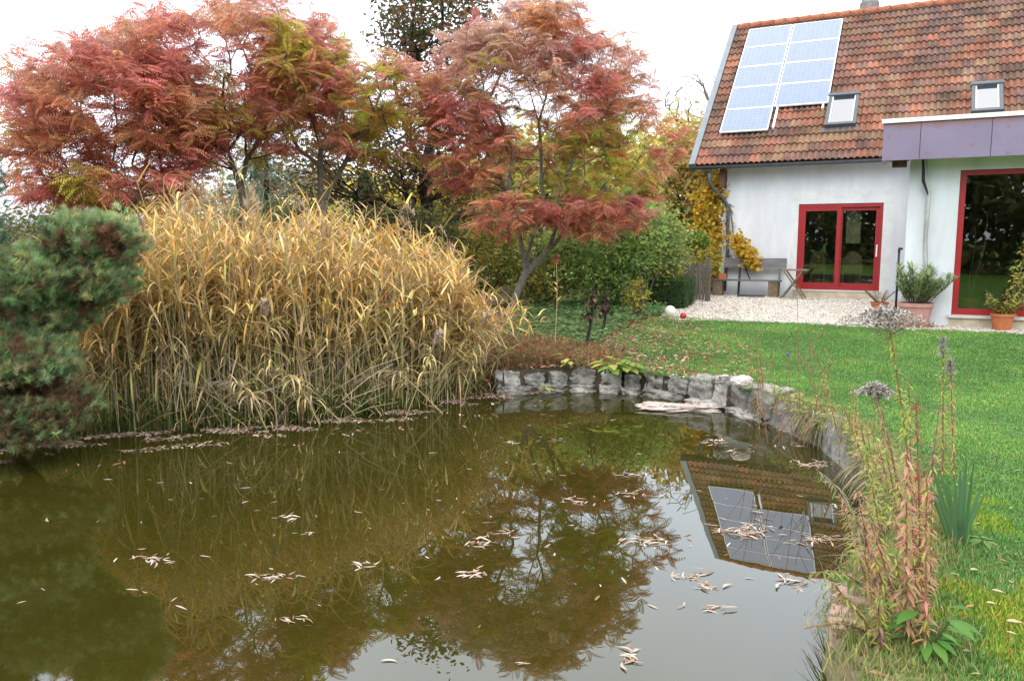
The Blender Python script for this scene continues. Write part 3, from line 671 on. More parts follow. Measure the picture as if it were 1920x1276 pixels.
# background trees
def bgtree(lab, bx, Y, crs, n, cols, per=24, ls=(.16,.3), sp=.5, r0=.16, name='yellow_tree', group='autumn trees behind the garden', thin=-.35, bark='bark', w=None):
    b = bpt(bx, Y); top = crs[0][0]
    return broadtree(lab, b, [[b, b+A(.1,0,1.2), top-A(0,0,crs[0][1][2]*.3)]], crs, n, r0, cols, per=per, ls=ls, spread=sp, name=name, group=group, thin=thin, bark=bark, seg=.7, w=w)
YG = [(.52,.44,.10),(.40,.40,.10),(.60,.47,.10),(.30,.34,.10)]
bgtree('yellow green tree low behind the gap left of the forked sumac', 720, 27, [crownpx(715,400,100,70,27,2.5)], 150, YG)
bgtree('golden yellow tree behind the dark bare limbed tree', 860, 25, [crownpx(870,385,95,85,25,2.5)], 160, [(.52,.38,.05),(.42,.33,.05),(.27,.26,.05)])
bgtree('yellow green tree behind the forked sumac crown', 1010, 23, [crownpx(1010,350,95,90,23,2.5)], 170, YG)
bgtree('leafy yellow green tree right behind the forked sumac', 1120, 24, [crownpx(1130,330,90,95,24,2.5)], 190, YG)
bgtree('yellow tree with orange tinge beside the left corner of the house', 1265, 26, [crownpx(1268,340,70,105,26,2.2), crownpx(1305,300,45,60,26,1.5,.3)], 260, [(.60,.46,.12),(.58,.40,.16),(.44,.40,.13)], ls=(.13,.24))
bgtree('pale grey green tree far behind the grey sumac trunk', 560, 32, [crownpx(540,370,110,60,32,3)], 130, [(.20,.22,.16),(.26,.27,.17),(.16,.19,.13)], name='hazy_tree')
bgtree('faint olive tree far behind the leftmost sumac', 330, 34, [crownpx(330,385,95,45,34,3)], 110, [(.27,.25,.13),(.20,.21,.12),(.36,.28,.10)], name='hazy_tree')
bgtree('low olive tree far behind the reeds, right of the twin stemmed sumac', 640, 36, [crownpx(650,390,80,50,36,3)], 110, [(.20,.21,.10),(.25,.24,.10)], name='hazy_tree')
# bare tree behind the house corner
Y5 = 29; b = bpt(1320, Y5)
broadtree('bare grey tree showing fine twigs above the yellow tree beside the roof', b, [[b, W3(1320,400,Y5), W3(1325,300,Y5), W3(1330,230,Y5)]],
    [crownpx(1300,215,70,85,Y5,1.6,1,-.2)], 260, .12, [(.3,.25,.2)], per=0, name='bare_tree', seg=.5, thin=-.9, bark='barkgrey')
# conifer seen behind the left sumacs
YC = 17
def conifer(lab, bx, Y, ytop, wpx, n, col, name='spruce_tree'):
    b = bpt(bx, Y); top = W3(bx, ytop, Y); H_ = top[2]-b[2]; g = Geo(); g.tube([b, b+(top-b)*.5, top], [.12,.07,.015], 8); root = empty(name, tuple(b), 0, lab, 'tree')
    o = g.build('trunk', 'barkdark', root, smooth=True); o.location = tuple(-b)
    pos = []; d = []; 
    for k in range(n):
        t = random.random()**.8; a = random.uniform(0, 2*pi); r = wpx*Y/FPX*(1-t)*(.8+.3*random.random()); s_ = random.uniform(.25,1)
        pos.append(b+A(cos(a)*r*s_, sin(a)*r*s_, H_*(.06+.94*t)-.25*r*s_)); d.append(A(cos(a), sin(a), -.35))
    pos = np.repeat(np.array(pos), 14, 0)+RNG.normal(0,.09,(n*14,3)); d = np.repeat(np.array(d), 14, 0)+RNG.normal(0,.5,(n*14,3)); g = Geo()
    g.scatter(NV, NF, pos, frames(d), RNG.uniform(.12,.22,len(pos)), pick(col, len(pos), .2)); o = g.build('crown', 'leaf', root); o.location = tuple(-b)
conifer('pale blue green conifer behind the twin stemmed sumac', 500, 22, 120, 75, 420, [(.13,.17,.12),(.17,.21,.15)])
conifer('dark green spruce low behind the dark bare limbed tree', 690, 22, 330, 90, 420, [(.035,.06,.03),(.05,.08,.035)])

# shrubs ----------------------------------------------------------------
def shrub(lab, name, pxl, Y, dy, n, cols, per=19, ls=(.06,.12), sp=.16, w=None, group=None, ground=True, tpl=None):
    cs = [crownpx(cx, cy, rx, ry, Y, dy, wt) for (cx, cy, rx, ry, wt) in pxl]
    p = atY(pxl[0][0], 600, Y); b = A(p[0], Y, gz(p[0], Y)-.03); limbs = []
    for k in range(5): a = k*1.3; limbs.append([b, b+A(.12*cos(a), .12*sin(a), .35), b+A(.35*cos(a), .35*sin(a), .9)])
    for k in (1,2,3,4): limbs[k][0] = b
    return broadtree(lab, b, limbs, cs, n, .05, cols, per=per, ls=ls, spread=sp, name=name, group=group, w=w, thin=-.5, cat='shrub', seg=.3, tpl=tpl, trunkname='stem')
GRN = [(.15,.26,.07),(.23,.36,.10),(.32,.42,.11),(.46,.45,.11)]
shrub('large leafy green shrub right of the forked sumac trunk', 'green_shrub', [(1130,470,105,95,1),(1180,430,60,60,.4)], 17.2, 1.1, 420, GRN, w=[2,4,3,1])
shrub('green shrub with yellow leaves behind the forked sumac trunk', 'green_shrub', [(1030,500,85,80,1)], 17.6, 1.0, 280, [(.13,.22,.06),(.30,.33,.07),(.48,.42,.07)], w=[3,2,2])
shrub('yellow tinged shrub between the reeds and the forked sumac', 'yellow_shrub', [(910,480,65,75,1)], 18.2, 1.0, 240, [(.50,.40,.07),(.32,.33,.08),(.20,.25,.07)])
shrub('olive green shrub left of the picket fence', 'green_shrub', [(1225,470,52,85,1)], 18.0, .9, 300, [(.25,.33,.10),(.17,.25,.08),(.42,.40,.12)])
shrub('bright yellow shrub showing behind the picket fence', 'yellow_shrub', [(1300,480,34,50,1)], 20.6, .5, 110, [(.50,.38,.05),(.30,.30,.06)], ls=(.05,.1))
shrub('small yellow leaved sapling before the green shrub', 'sapling', [(1195,555,18,32,1)], 14.8, .2, 40, [(.42,.36,.06),(.28,.30,.06)], per=12, ls=(.04,.08), sp=.07)
shrub('dark low shrub under the dark bare limbed tree behind the reeds', 'dark_shrub', [(750,440,120,50,1)], 17, 1.0, 260, [(.06,.09,.04),(.10,.12,.05),(.18,.17,.05)])
shrub('grey green shrub behind the reeds below the twin stemmed sumac', 'green_shrub', [(520,430,110,50,1)], 16.5, 1.0, 240, [(.12,.16,.08),(.18,.20,.09)])
shrub('yellow leaved shrub under the leftmost sumac', 'yellow_shrub', [(290,420,90,45,1)], 14.5, .9, 210, [(.42,.32,.07),(.25,.24,.07)], ls=(.05,.1))
shrub('pale green weedy bush at the left edge behind the pine', 'green_shrub', [(50,470,100,70,1)], 12.5, .8, 260, [(.18,.22,.10),(.27,.25,.09),(.12,.16,.07)], ls=(.04,.09))

# clipped box hedge and topiary ball
def dense(g, P, Nn, cols, s=(.02,.035)):
    d = unit(Nn+RNG.normal(0,.5,P.shape)); g.scatter(LV, LF, P, frames(rdir(len(P)), d), RNG.uniform(*s, len(P)), pick(cols, len(P), .2))
hb = atz(1268, 580, .53); hl = A(hb[0], hb[1]+.5, gz(hb[0], hb[1]))
g = Geo(); hx, hy, hh = .40, .8, .62
V = []; 
P = []; Nn = []
for k in range(9000):
    f = random.random(); a = random.uniform(-1,1); c = random.uniform(-1,1)
    if f < .3: q = (a, c, 1); n_ = (0,0,1)
    elif f < .6: q = (a, -1, c); n_ = (0,-1,0)
    elif f < .8: q = (-1, a, c); n_ = (-1,0,0)
    else: q = (1, a, c); n_ = (1,0,0)
    P.append(A(q[0]*hx, q[1]*hy, (q[2]+1)*hh/2)); Nn.append(n_)
P = np.array(P); P += np.array([A(nz(q,3), nz(q+9,3), nz(q+5,3))*.05 for q in P]); P[:, 2] = np.maximum(P[:, 2], .01)
h_ = empty('box_hedge', tuple(hl), -.35, 'clipped dark green box hedge beside the picket fence', 'hedge')
dense(g, P, np.array(Nn, float), [(.05,.10,.035),(.07,.13,.04),(.10,.17,.05)]); g.build('foliage', 'leaf', h_)
g = Geo(); g.box(-hx*.9, hx*.9, -hy*.95, hy*.95, .01, hh*.94, (.02,.035,.015)); g.build('hedge_core', 'leaf', h_)  # solid dark green box filling the hedge behind its leaves
tb = atY(1306, 451, 20.5); tz = gz(tb[0], tb[1]); r_ = 22*20.5/FPX
t_ = empty('topiary_ball', (tb[0], tb[1], tz), 0, 'round clipped green topiary ball showing above the picket fence', 'topiary')
d = rdir(2600); d = d[d[:, 2] > -.9]; g = Geo(); g.scatter(LV, LF, d*r_*A(1,1,.8)+A(0,0,tb[2]-tz), frames(rdir(len(d)), unit(d+RNG.normal(0,.4,d.shape))), RNG.uniform(.03,.06,len(d)), pick([(.12,.22,.04),(.17,.28,.05)], len(d), .15)); g.build('crown', 'leaf', t_)
g = Geo(); g.tube([(0,0,0),(0,0,tb[2]-tz)], .04, 8); g.build('trunk', 'bark', t_)

# picket fence
fa = atY(1283, 545, 19.3); fb = atY(1330, 548, 18.9); fa[2] = fb[2] = 0
fe = empty('picket_fence', (fa[0], fa[1], gz(fa[0], fa[1])), atan2(fb[1]-fa[1], fb[0]-fa[0]), 'weathered grey picket fence between the box hedge and the house corner', 'fence')
Lf = np.linalg.norm(fb-fa); n = 9
for k in range(n):
    x = k*Lf/(n-1); h = .92+.06*random.random()
    if k in (0, n-2): g = Geo(); g.box(x-.045, x+.045, .02, .11, 0, h+.06); g.build('post', 'fence', fe); continue
    g = Geo(); t = random.uniform(-.02,.02); V = [(x-.03,-.012,.05),(x+.03,-.012,.05),(x+.03+t,-.012,h-.05),(x+t,-.012,h),(x-.03+t,-.012,h-.05)]; V += [(a, .008, c) for a, _, c in V]
    g.add(V, [(0,1,6,5),(1,2,7,6),(2,3,8,7),(3,4,9,8),(4,0,5,9)]); g.F.append(np.array([[0,1,2,3,4],[9,8,7,6,5]])+g.n-10); g.build('picket', 'fence', fe)
for zr in (.2, .68): g = Geo(); g.box(-.05, Lf+.05, .009, .03, zr, zr+.07); g.build('rail', 'fence', fe)

# yellow vine on the corner
def vine(lab, pts, n, w_, name='yellow_vine'):
    P = [toworld(p) for p in pts]; b = P[0]; root = empty(name, tuple(b), 0, lab, 'climber', 'yellow vines on the house corner'); g = Geo(); g.tube(P, .018, 6); g.build('stem', 'bark', root).location = tuple(-b)
    P = np.array(P); m = RNG.random(n)**.9*(len(P)-1-.001); m0 = m.astype(int); fr = (m-m0)[:, None]; c = P[m0]*(1-fr)+P[m0+1]*fr
    ww = np.asarray(w_)[m0]; c = c + RNG.normal(0, 1, (n, 3))*ww[:, None]*A(1,.6,1)*.5; g = Geo(); d = rdir(n, -.9, .2)
    g.scatter(*blade_tpl(3,.85,.2), c, frames(d, rdir(n,-.2,1)), RNG.uniform(.07,.15,n), pick([(.62,.40,.03),(.56,.33,.03),(.66,.48,.08),(.38,.30,.06)], n, .12)); g.build('foliage', 'leaf', root).location = tuple(-b)
vine('dense golden yellow vine hanging on the outer corner of the house left of the downpipe', [(-3.2,.1,.55),(-3.3,-.1,1.4),(-3.35,-.1,2.2),(-3.3,-.05,3.0),(-3.3,0,3.5)], 2600, [.26,.36,.50,.45])
vine('short golden vine sprig leaning on the wall above the bench', [(-2.2,-.12,1.0),(-2.5,-.15,1.7),(-2.68,-.12,2.2),(-2.8,-.1,3.0)], 10, [.1,.1,.1])
g = Geo()
VP = np.array([toworld(p) for p in [(-2.62,-.2,2.15),(-2.45,-.25,1.95),(-2.2,-.28,1.6),(-2.02,-.3,1.4)]])
n = 420; m = RNG.random(n)*2.999; m0 = m.astype(int); fr = (m-m0)[:, None]; c = VP[m0]*(1-fr)+VP[m0+1]*fr + RNG.normal(0,.10,(n,3))
sp_ = empty('vine_sprig', tuple(VP[0]), 0, 'golden leaves arching over the backrest of the wooden bench', 'climber')
g.scatter(*blade_tpl(3,.85,.2), c, frames(rdir(n,-.9,.2), rdir(n,-.2,1)), RNG.uniform(.07,.14,n), pick([(.64,.42,.03),(.58,.35,.03),(.62,.44,.08)], n, .12)); g.build('foliage', 'leaf', sp_).location = tuple(-VP[0])
g = Geo(); g.tube(VP, .008, 5); g.build('stem', 'bark', sp_).location = tuple(-VP[0])

# ------------------------------------------------------------------ terrace furniture
def H(x, y): p = toworld((x, y, 0)); return (p[0], p[1], gz(p[0], p[1])+.02)
bp_ = H(-2.15, -.45); be = empty('garden_bench', bp_, -AL, 'weathered grey wooden bench against the white wall', 'bench')
z0 = 0
g = Geo(); g.box(-.93, .80, -.20, -.04, .39, .43); g.box(-.93, .80, -.03, .13, .39, .43); g.build('seat', 'greywood', be)
g = Geo(); g.add([(-.72,.19,.50+.22),(.88,.19,.50+.22),(.88,.22,.50+.22),(-.72,.22,.72),(-.72,.24,.98),(.88,.24,.98),(.88,.27,.98),(-.72,.27,.98)], [(3,2,1,0),(4,5,6,7),(0,1,5,4),(1,2,6,5),(2,3,7,6),(3,0,4,7)]); g.build('backrest', 'greywood', be)
for x in (-.80, .62): g = Geo(); g.box(x-.12, x+.12, -.17, .10, 0, .388); g.build('leg', 'oldwood', be)
for x in (-.30, .72): g = Geo(); g.bar((x,.10,.0), (x,.285,.95), .05, .035, up=(0,1,0)); g.build('support', 'black' if x < 0 else 'greywood', be)
p = H(-.98, -.95); ta = empty('folding_table', p, -AL, 'small wooden folding table with crossed legs beside the bench', 'table')
g = Geo()
for k in range(4): g.box(-.33, .33, -.25+k*.127, -.25+k*.127+.12, .70, .73)
g.build('tabletop', 'oldwood', ta)
for s in (-1, 1):
    g = Geo(); yy = .19*s; g.bar((-.28,yy,.0), (.22,yy,.70), .03, .06, up=(0,1,0)); g.build('leg', 'oldwood', ta)
    g = Geo(); g.bar((.28,yy+.035*s,.0), (-.22,yy+.035*s,.70), .03, .06, up=(0,1,0)); g.build('leg', 'oldwood', ta)
# boxes on the bench, flat tray under it
g = Geo(); g.box(-.1,.1,-.06,.06,0,.14); g.box(-.09,.09,-.05,.05,.14,.145)
w3 = toworld((-2.88,-.5,0)); tag(g.build('clay_brick', 'terracotta', loc=None), 'small reddish block lying on the left end of the bench seat', 'block').location = (w3[0]+.02, w3[1], bp_[2]+.43)
g = Geo(); g.box(-.33,.33,-.12,.12,0,.015); g.box(-.33,.33,-.12,-.10,.015,.05); g.box(-.33,.33,.10,.12,.015,.05)
w3 = H(-2.05,-.75); o = tag(g.build('metal_tray', 'zinc'), 'flat grey tray lying on the gravel under the bench', 'tray'); o.location = w3; o.rotation_euler = (0,0,-AL+.1)
# garden lamp stub / black pole by the extension
pq = onwall(1690, 478, EY-.12); w3 = toworld((pq[0]+.02, EY+.25, 0)); 
w3 = toworld((EXL-.09, EY+.02, 0)); g = Geo(); g.tube([(0,0,0),(0,0,1.0)], .018, 8); zz = gz(w3[0], w3[1]); root = empty('garden_hose_post', (w3[0], w3[1], zz), 0, 'thin black post with a hooked top beside the extension wall', 'post')
top = CAMH + (CAMH and 0); th_ = 1.28
g = Geo(); g.tube([(0,0,0),(0,0,th_)], .02, 8); g.build('post', 'black', root, smooth=True); g = Geo(); g.tube([(0,0,th_-.02),(.0,-.0,th_+.04),(.05,0,th_+.03)], .024, 8); g.build('hook', 'black', root, smooth=True)

# pots
def pot(lab, px, py, rtop, h, m, plantfn, name='flower_pot', zb=.57, saucer=False, cat='plant pot'):
    b = atz(px, py, zb)
    if tolocal(b)[1] > EY-.2 and tolocal(b)[0] > EXL: b = toworld((tolocal(atY(px, py, 13.2))[0]-.02, EY-.30, 0))
    b[2] = gz(b[0], b[1])+.016; root = empty(name, tuple(b), random.random(), lab, cat); g = Geo(); r0 = rtop*.74; zo = .03 if saucer else 0
    g.lathe([(0,zo+.001),(r0,zo+.001),(rtop*.95,zo+h*.80),(rtop*.97,zo+h*.82),(rtop*1.04,zo+h*.83),(rtop*1.05,zo+h),(rtop*.96,zo+h),(rtop*.92,zo+h*.88),(0,zo+h*.88)], 32); g.build('pot', m, root, smooth=False)
    if saucer: g = Geo(); g.lathe([(0,.002),(rtop*1.0,.002),(rtop*1.12,.05),(rtop*1.06,.05),(rtop*.95,.02),(0,.02)], 32); g.build('saucer', 'terracotta', root)
    plantfn(root, zo+h*.88, rtop)
def oleander(root, z0, r):
    g = Geo(); gl = Geo(); pos = []; ds = []
    for k in range(34):
        a = random.uniform(0,2*pi); d0 = A(cos(a), sin(a), 0)*random.uniform(.05,1.0); L_ = random.uniform(.38,.68) ; p = A(d0[0]*r*.6, d0[1]*r*.6, z0); d = unit(A(d0[0]*.95, d0[1]*.95, 1.0)); pts = [p+d*L_*t+A(0,0,0) for t in np.linspace(0,1,5)]; g.tube(pts, .007, 5, C=(.2,.2,.1))
        for t in np.linspace(.25,1,16):
            for s in range(3): a2 = random.uniform(0,2*pi); pos.append(p+d*L_*t); ds.append(A(cos(a2), sin(a2), .7+.5*t))
    g.build('stem', 'bark', root); n = len(pos); gl.scatter(*blade_tpl(3,.17,.15), np.array(pos), frames(np.array(ds)), RNG.uniform(.11,.18,n), pick([(.20,.28,.11),(.28,.37,.17),(.37,.44,.23),(.17,.25,.10)], n, .15)); gl.build('foliage', 'leaf', root)
def sprawl(cols, L0, nst, nl, ls, tpl, spread=.8, up=1.0):
    def f(root, z0, r):
        g = Geo(); pos = []; ds = []
        for k in range(nst):
            a = random.uniform(0,2*pi); p = A(cos(a)*r*.3, sin(a)*r*.3, z0); d = A(cos(a)*spread, sin(a)*spread, up); L_ = L0*random.uniform(.5,1); pts = [p+unit(d)*L_*t-A(0,0,.25*L_*t*t*spread) for t in np.linspace(0,1,6)]; g.tube(pts, .004, 4)
            for t in RNG.random(nl): i_ = min(4, int(t*5)); pos.append(pts[i_]+(pts[i_+1]-pts[i_])*(t*5-i_)); ds.append(rdir(1,-.5,.8)[0])
        g.build('stem', 'bark', root); n = len(pos); g = Geo(); g.scatter(tpl[0], tpl[1], np.array(pos), frames(np.array(ds)), RNG.uniform(*ls, n), pick(cols, n, .18)); g.build('foliage', 'leaf', root)
    return f
pot('large pale pink pot with a leafy oleander on a saucer before the extension corner', 1714, 612, .27, .37, 'pinkpot', oleander, saucer=True, zb=.57)
pot('small terracotta pot with grey wiry plant left of the pink pot', 1648, 587, .165, .21, 'terracotta', sprawl([(.22,.24,.15),(.30,.27,.17),(.35,.18,.14)], .5, 26, 14, (.03,.06), (NV,NF), .8), zb=.56)
pot('terracotta pot with yellow green trailing plant before the tall window', 1876, 614, .17, .27, 'terracotta', sprawl([(.28,.34,.08),(.40,.40,.10),(.48,.28,.06),(.20,.28,.08)], .62, 26, 26, (.04,.08), (LV,LF), .75), zb=.57)
# climbing shoot beside the tall window
b = toworld((tolocal(atY(1885, 612, 13.2))[0], EY-.25, 0)); b[2] = gz(b[0], b[1])+.3; pts = [b+A(.0,-.02,0), b+A(.1,-.02,.55), b+A(.22,0,1.0), b+A(.31,0,1.45)]
root = empty('window_climber', tuple(b), 0, 'thin climbing shoot with orange tinged leaves rising before the tall window', 'climber')
g = Geo(); g.tube(pts, .007, 5); g.build('stem', 'bark', root).location = tuple(-b)
n = 260; m = RNG.random(n)*2.99; m0 = m.astype(int); fr = (m-m0)[:, None]; PP = np.array(pts); c = PP[m0]*(1-fr)+PP[m0+1]*fr+RNG.normal(0,.055,(n,3)); g = Geo(); g.scatter(LV, LF, c, frames(rdir(n,-.7,.4), rdir(n,0,1)), RNG.uniform(.04,.09,n), pick([(.38,.42,.12),(.45,.38,.08),(.5,.22,.08)], n, .15, [4,3,1])); g.build('foliage', 'leaf', root).location = tuple(-b)
# balls
for (px, py, r, m, lab) in ((1256,588,.105,'ballw','cream white ball lying at the edge of the gravel'),(1281,593,.062,'ballr','small glossy red ball beside the cream white ball')):
    b = atz(px, py+8, .54); g = Geo(); th = np.linspace(-pi/2, pi/2, 17); g.lathe([(max(.0005, r*cos(t)), r*sin(t)) for t in th], 32)
    o = tag(g.build('garden_ball', m, smooth=True), lab, 'ball'); o.location = (b[0], b[1], gz(b[0], b[1])+r+.01)
# lantern on a post
b = atY(1042, 487, 15.6); zg = gz(b[0], b[1]); root = empty('garden_lantern', (b[0], b[1], zg), 0, 'small brown garden lantern on a post before the green shrub', 'lantern'); hz = b[2]-zg
g = Geo(); g.tube([(0,0,0),(0,0,hz-.09)], .012, 6); g.build('post', 'black', root); g = Geo(); g.lathe([(0,hz-.09),(.05,hz-.09),(.065,hz+.04),(.07,hz+.045)], 6); g.build('lantern_body', 'terracotta', root)
g = Geo(); g.lathe([(.08,hz+.045),(.04,hz+.09),(.012,hz+.11),(.012,hz+.15),(.001,hz+.16)], 6); g.build('lantern_roof', 'wood', root)
# things inside the rooms
def wicker(x, y, rz, lab):
    p = toworld((x, y, 0)); root = empty('wicker_chair', (p[0], p[1], .765), rz-AL, lab, 'chair', 'wicker chairs inside')
    g = Geo(); g.box(-.24,.24,-.22,.22,.42,.46); g.build('seat', 'chairwood', root)
    g = Geo(); th = np.linspace(0, pi, 11); V = []
    for yy in (.20,.235): V += [(.25*cos(t), yy, .62+.36*sin(t)) for t in th]+[(-.25,yy,.45),(.25,yy,.45)]
    g.add(V, [tuple(range(13))]); g.F.append(np.array([[13+k for k in range(13)][::-1]])); g.F.append(np.array([(k, k+13, (k+1)%13+13, (k+1)%13) for k in range(13)])); g.build('backrest', 'chairwood', root)
    for sx_ in (-.21,.21):
        for sy in (-.19,.2): g = Geo(); g.box(sx_-.02, sx_+.02, sy-.02, sy+.02, 0, .419); g.build('leg', 'chairwood', root)
wicker(.18, .95, pi+.25, 'wicker chair behind the right pane of the sliding door'); wicker(-.55, 1.3, pi-.5, 'wicker chair behind the left pane of the sliding door')
p = toworld((.75, 1.5, 0)); root = empty('dining_table', (p[0], p[1], .765), -AL, 'wooden dining table inside behind the sliding door', 'table')
g = Geo(); g.box(-.5,.6,-.4,.4,.71,.75); g.build('tabletop', 'chairwood', root)
for sx_ in (-.42,.52):
    for sy in (-.34,.34): g = Geo(); g.box(sx_-.035, sx_+.035, sy-.035, sy+.035, 0, .709); g.build('leg', 'chairwood', root)
p = toworld((.22, .6, 0)); g = Geo(); V = [(x*.05-.17, .025*sin(x*2.2), z) for z in (1.15, 2.15) for x in range(8)]; g.add(V, [(k, k+1, k+9, k+8) for k in range(7)])
o = tag(g.build('curtain_panel', 'curtain', smooth=True), 'pale yellow curtain panel behind the right pane of the sliding door', 'curtain'); o.location = (p[0], p[1], .8); o.rotation_euler = (0,0,-AL)
# tall bare branch standing inside the tall window
p = toworld((wx0+.30, EY+.62, 0)); root = empty('branch_decoration', (p[0], p[1], .765), 0, 'tall pale bare branch in a pot standing inside the tall window', 'decoration')
g = Geo(); g.lathe([(0,.01),(.12,.01),(.16,.25),(.14,.25),(.12,.2),(0,.2)], 20); g.build('pot', 'terracotta', root)
g = Geo(); g.tube([(0,0,.2),(.05,0,.6),(.14,0,.95),(.20,0,1.25),(.21,.02,1.6),(.14,.02,1.8)], [.02,.018,.016,.014,.01,.006], 6); g.tube([(-.02,0,.2),(-.04,0,.7),(.02,0,1.1),(.0,0,1.5)], [.014,.012,.01,.005], 6); g.tube([(.05,0,.6),(.15,-.02,.8),(.24,-.02,.92)], [.012,.009,.004], 5); g.build('branch', 'oldwood', root, smooth=True)

# ------------------------------------------------------------------ greenhouse far left
gh0 = atY(20, 350, 34); root = empty('greenhouse', (gh0[0]-6, 34, .5), 0, 'long grey greenhouse with pale curved roof far behind the leftmost sumac', 'greenhouse')
g = Geo(); g.box(-14, 9, 0, 6, 0, 2.1); g.build('wall', 'polyw', root)
g = Geo(); th = np.linspace(0, pi, 15); V = [(x, 3-3.05*cos(t), 2.11+1.5*sin(t)) for x in (-14.1, 9.1) for t in th]; g.add(V, [(k, k+1, k+16, k+15) for k in range(14)]); g.build('roof', 'poly', root, smooth=True)
g = Geo()
for x in np.arange(-14, 9.2, 1.15): g.box(x-.03, x+.03, -.06, -.002, 0, 2.1); g.tube([(x, 3-3.09*cos(t), 2.11+1.54*sin(t)) for t in th], .03, 5)
g.build('hoops', 'flash', root)
g = Geo(); n = 30000; x = RNG.uniform(-34, 14, n); hgt = np.array([9+4*noise.noise(Vector((a*.16, 8, 0)))+2.5*noise.noise(Vector((a*.6, 2, 0))) for a in x]); z = .3+RNG.random(n)*hgt; y = -17-RNG.random(n)*4+1.8*np.sin(z*1.3+x)
g.scatter(LV, LF, np.c_[x, y, z], frames(rdir(n), rdir(n,0,1)), RNG.uniform(.35,.8,n), pick([(.14,.17,.06),(.20,.20,.07),(.30,.23,.08),(.09,.12,.05)], n, .15))
tag(g.build('woodland', 'leaf'), 'dark green and olive trees mirrored in the window panes', 'woodland', kind='stuff')
# far meadow hedge line
g = Geo(); n = 26000; x = RNG.uniform(-75, 60, n); y = RNG.uniform(55, 64, n); hgt = np.array([2.6+1.8*noise.noise(Vector((a*.11, 3, 0)))+1.2*noise.noise(Vector((a*.5, 9, 0))) for a in x]); z = .4+RNG.random(n)**.8*hgt
g.scatter(LV, LF, np.c_[x, y, z], frames(rdir(n), rdir(n,0,1)), RNG.uniform(.5,1.0,n), pick([(.24,.25,.17),(.30,.27,.15),(.20,.23,.17),(.36,.30,.16)], n, .12))
tag(g.build('far_woodland', 'leaf'), 'pale hazy band of trees and bushes far behind the garden', 'woodland', kind='stuff')
#PART2
# ------------------------------------------------------------------ pond edging
def rock_geo(g, c, dim, rz=0, seed=0, blocky=.75, amp=.08, n=14, C=(.5,.5,.5)):
    c = A(*c); dim = A(*dim)/2; lin = np.linspace(-1, 1, n); faces = []; V = []; off = 0
    a, b = np.meshgrid(lin, lin, indexing='ij'); a = a.ravel(); b = b.ravel(); o = np.ones_like(a)
    for ax_, s in ((0,1),(0,-1),(1,1),(1,-1),(2,1),(2,-1)):
        P = [None]*3; P[ax_] = o*s; P[(ax_+1)%3] = a; P[(ax_+2)%3] = b; P = np.stack(P, -1)
        i = np.arange(n-1)[:, None]*n; j = np.arange(n-1)[None]; F = np.stack([i+j, i+n+j, i+n+j+1, i+j+1], -1).reshape(-1, 4)
        if s < 0: F = F[:, ::-1]
        V.append(P); faces.append(F+off); off += len(P)
    P = np.concatenate(V); S = unit(P)*1.15; Q = P*blocky + S*(1-blocky)
    sh = A(seed*3.1, seed*1.7, 0)
    D = np.array([[nz(q+sh, 1.1)+.5*nz(q+sh, 2.7)+.45*nz(q+sh, 6)+.3*nz(q+sh, 13) for q in Q]]).T
    Q = Q*(1+amp*D*1.6) + amp*.7*np.array([[nz(q+sh+5, .8), nz(q+sh+9, .8), nz(q+sh+14, .8)] for q in Q])
    Q = Q*dim; ca, sa = cos(rz), sin(rz); Q = np.stack([Q[:, 0]*ca-Q[:, 1]*sa, Q[:, 0]*sa+Q[:, 1]*ca, Q[:, 2]], -1)
    g.add(Q+c, np.concatenate(faces), C)
def rock(name, c, dim, rz, seed, m, lab, cat, group=None, blocky=.75, amp=.08):
    g = Geo(); rock_geo(g, (0,0,0), dim, rz, seed, blocky, amp); o = g.build(name, m, smooth=True); o.location = tuple(float(v) for v in c); return tag(o, lab, cat, group)
sp_px = np.array([p[0] for p in far_px], float); 
def shore_at(px):
    """point on the far shoreline below pixel column px, with its inward (to land) normal"""
    i = int(np.searchsorted(sp_px[:18], px)) - 1; i = max(0, min(i, 16)); t = (px-sp_px[i])/(sp_px[i+1]-sp_px[i]); a, b = shore[i], shore[i+1]; p = a+(b-a)*t; d = unit((b-a)[:2]); return p, A(-d[1], d[0])
blocks = [(930,978,.27,'rounded grey edging stone, leftmost of the pond edge blocks'),(984,1025,.24,'grassy topped grey stone second from the left in the pond edge'),(1027,1064,.25,'squat grey stone third from the left in the pond edge'),
 (1066,1123,.30,'wide pale grey stone in the pond edge under the yellow green leaves'),(1125,1169,.29,'pale bluish grey block below the broad green leaves'),(1171,1200,.25,'small dark grey block beside a trailing green sprig'),
 (1206,1252,.28,'dark grey block behind the left end of the white slab'),(1256,1291,.30,'upright grey block just behind the middle of the white slab'),(1294,1335,.32,'square grey block under the white wedge shaped stone'),
 (1339,1370,.34,'grey block directly under the rounded pale boulder'),(1372,1404,.32,'rough grey stone overgrown with a grass tuft'),(1407,1450,.36,'tall rough grey stone where the edging turns into a mossy wall')]
for k, (x0, x1, h, lab) in enumerate(blocks):
    p, nrm_ = shore_at((x0+x1)/2); pa, _ = shore_at(x0); pb, _ = shore_at(x1); w = np.linalg.norm(pb-pa); ang = atan2(pb[1]-pa[1], pb[0]-pa[0])
    c = A(p[0]+nrm_[0]*.10, p[1]+nrm_[1]*.10, .055+h/2-.01)
    c = c + A(nrm_[0], nrm_[1], 0)*random.uniform(-.04,.05); h *= .88; c[2] -= .015
    rock('edging_stone', c, (w*random.uniform(.84,.95), .30, h*random.uniform(.85,1.02)), ang+random.uniform(-.14,.14), k, 'stone' if k not in (0,4,9) else 'stonelight', lab, 'stone', 'stones edging the pond', blocky=.80, amp=.15)
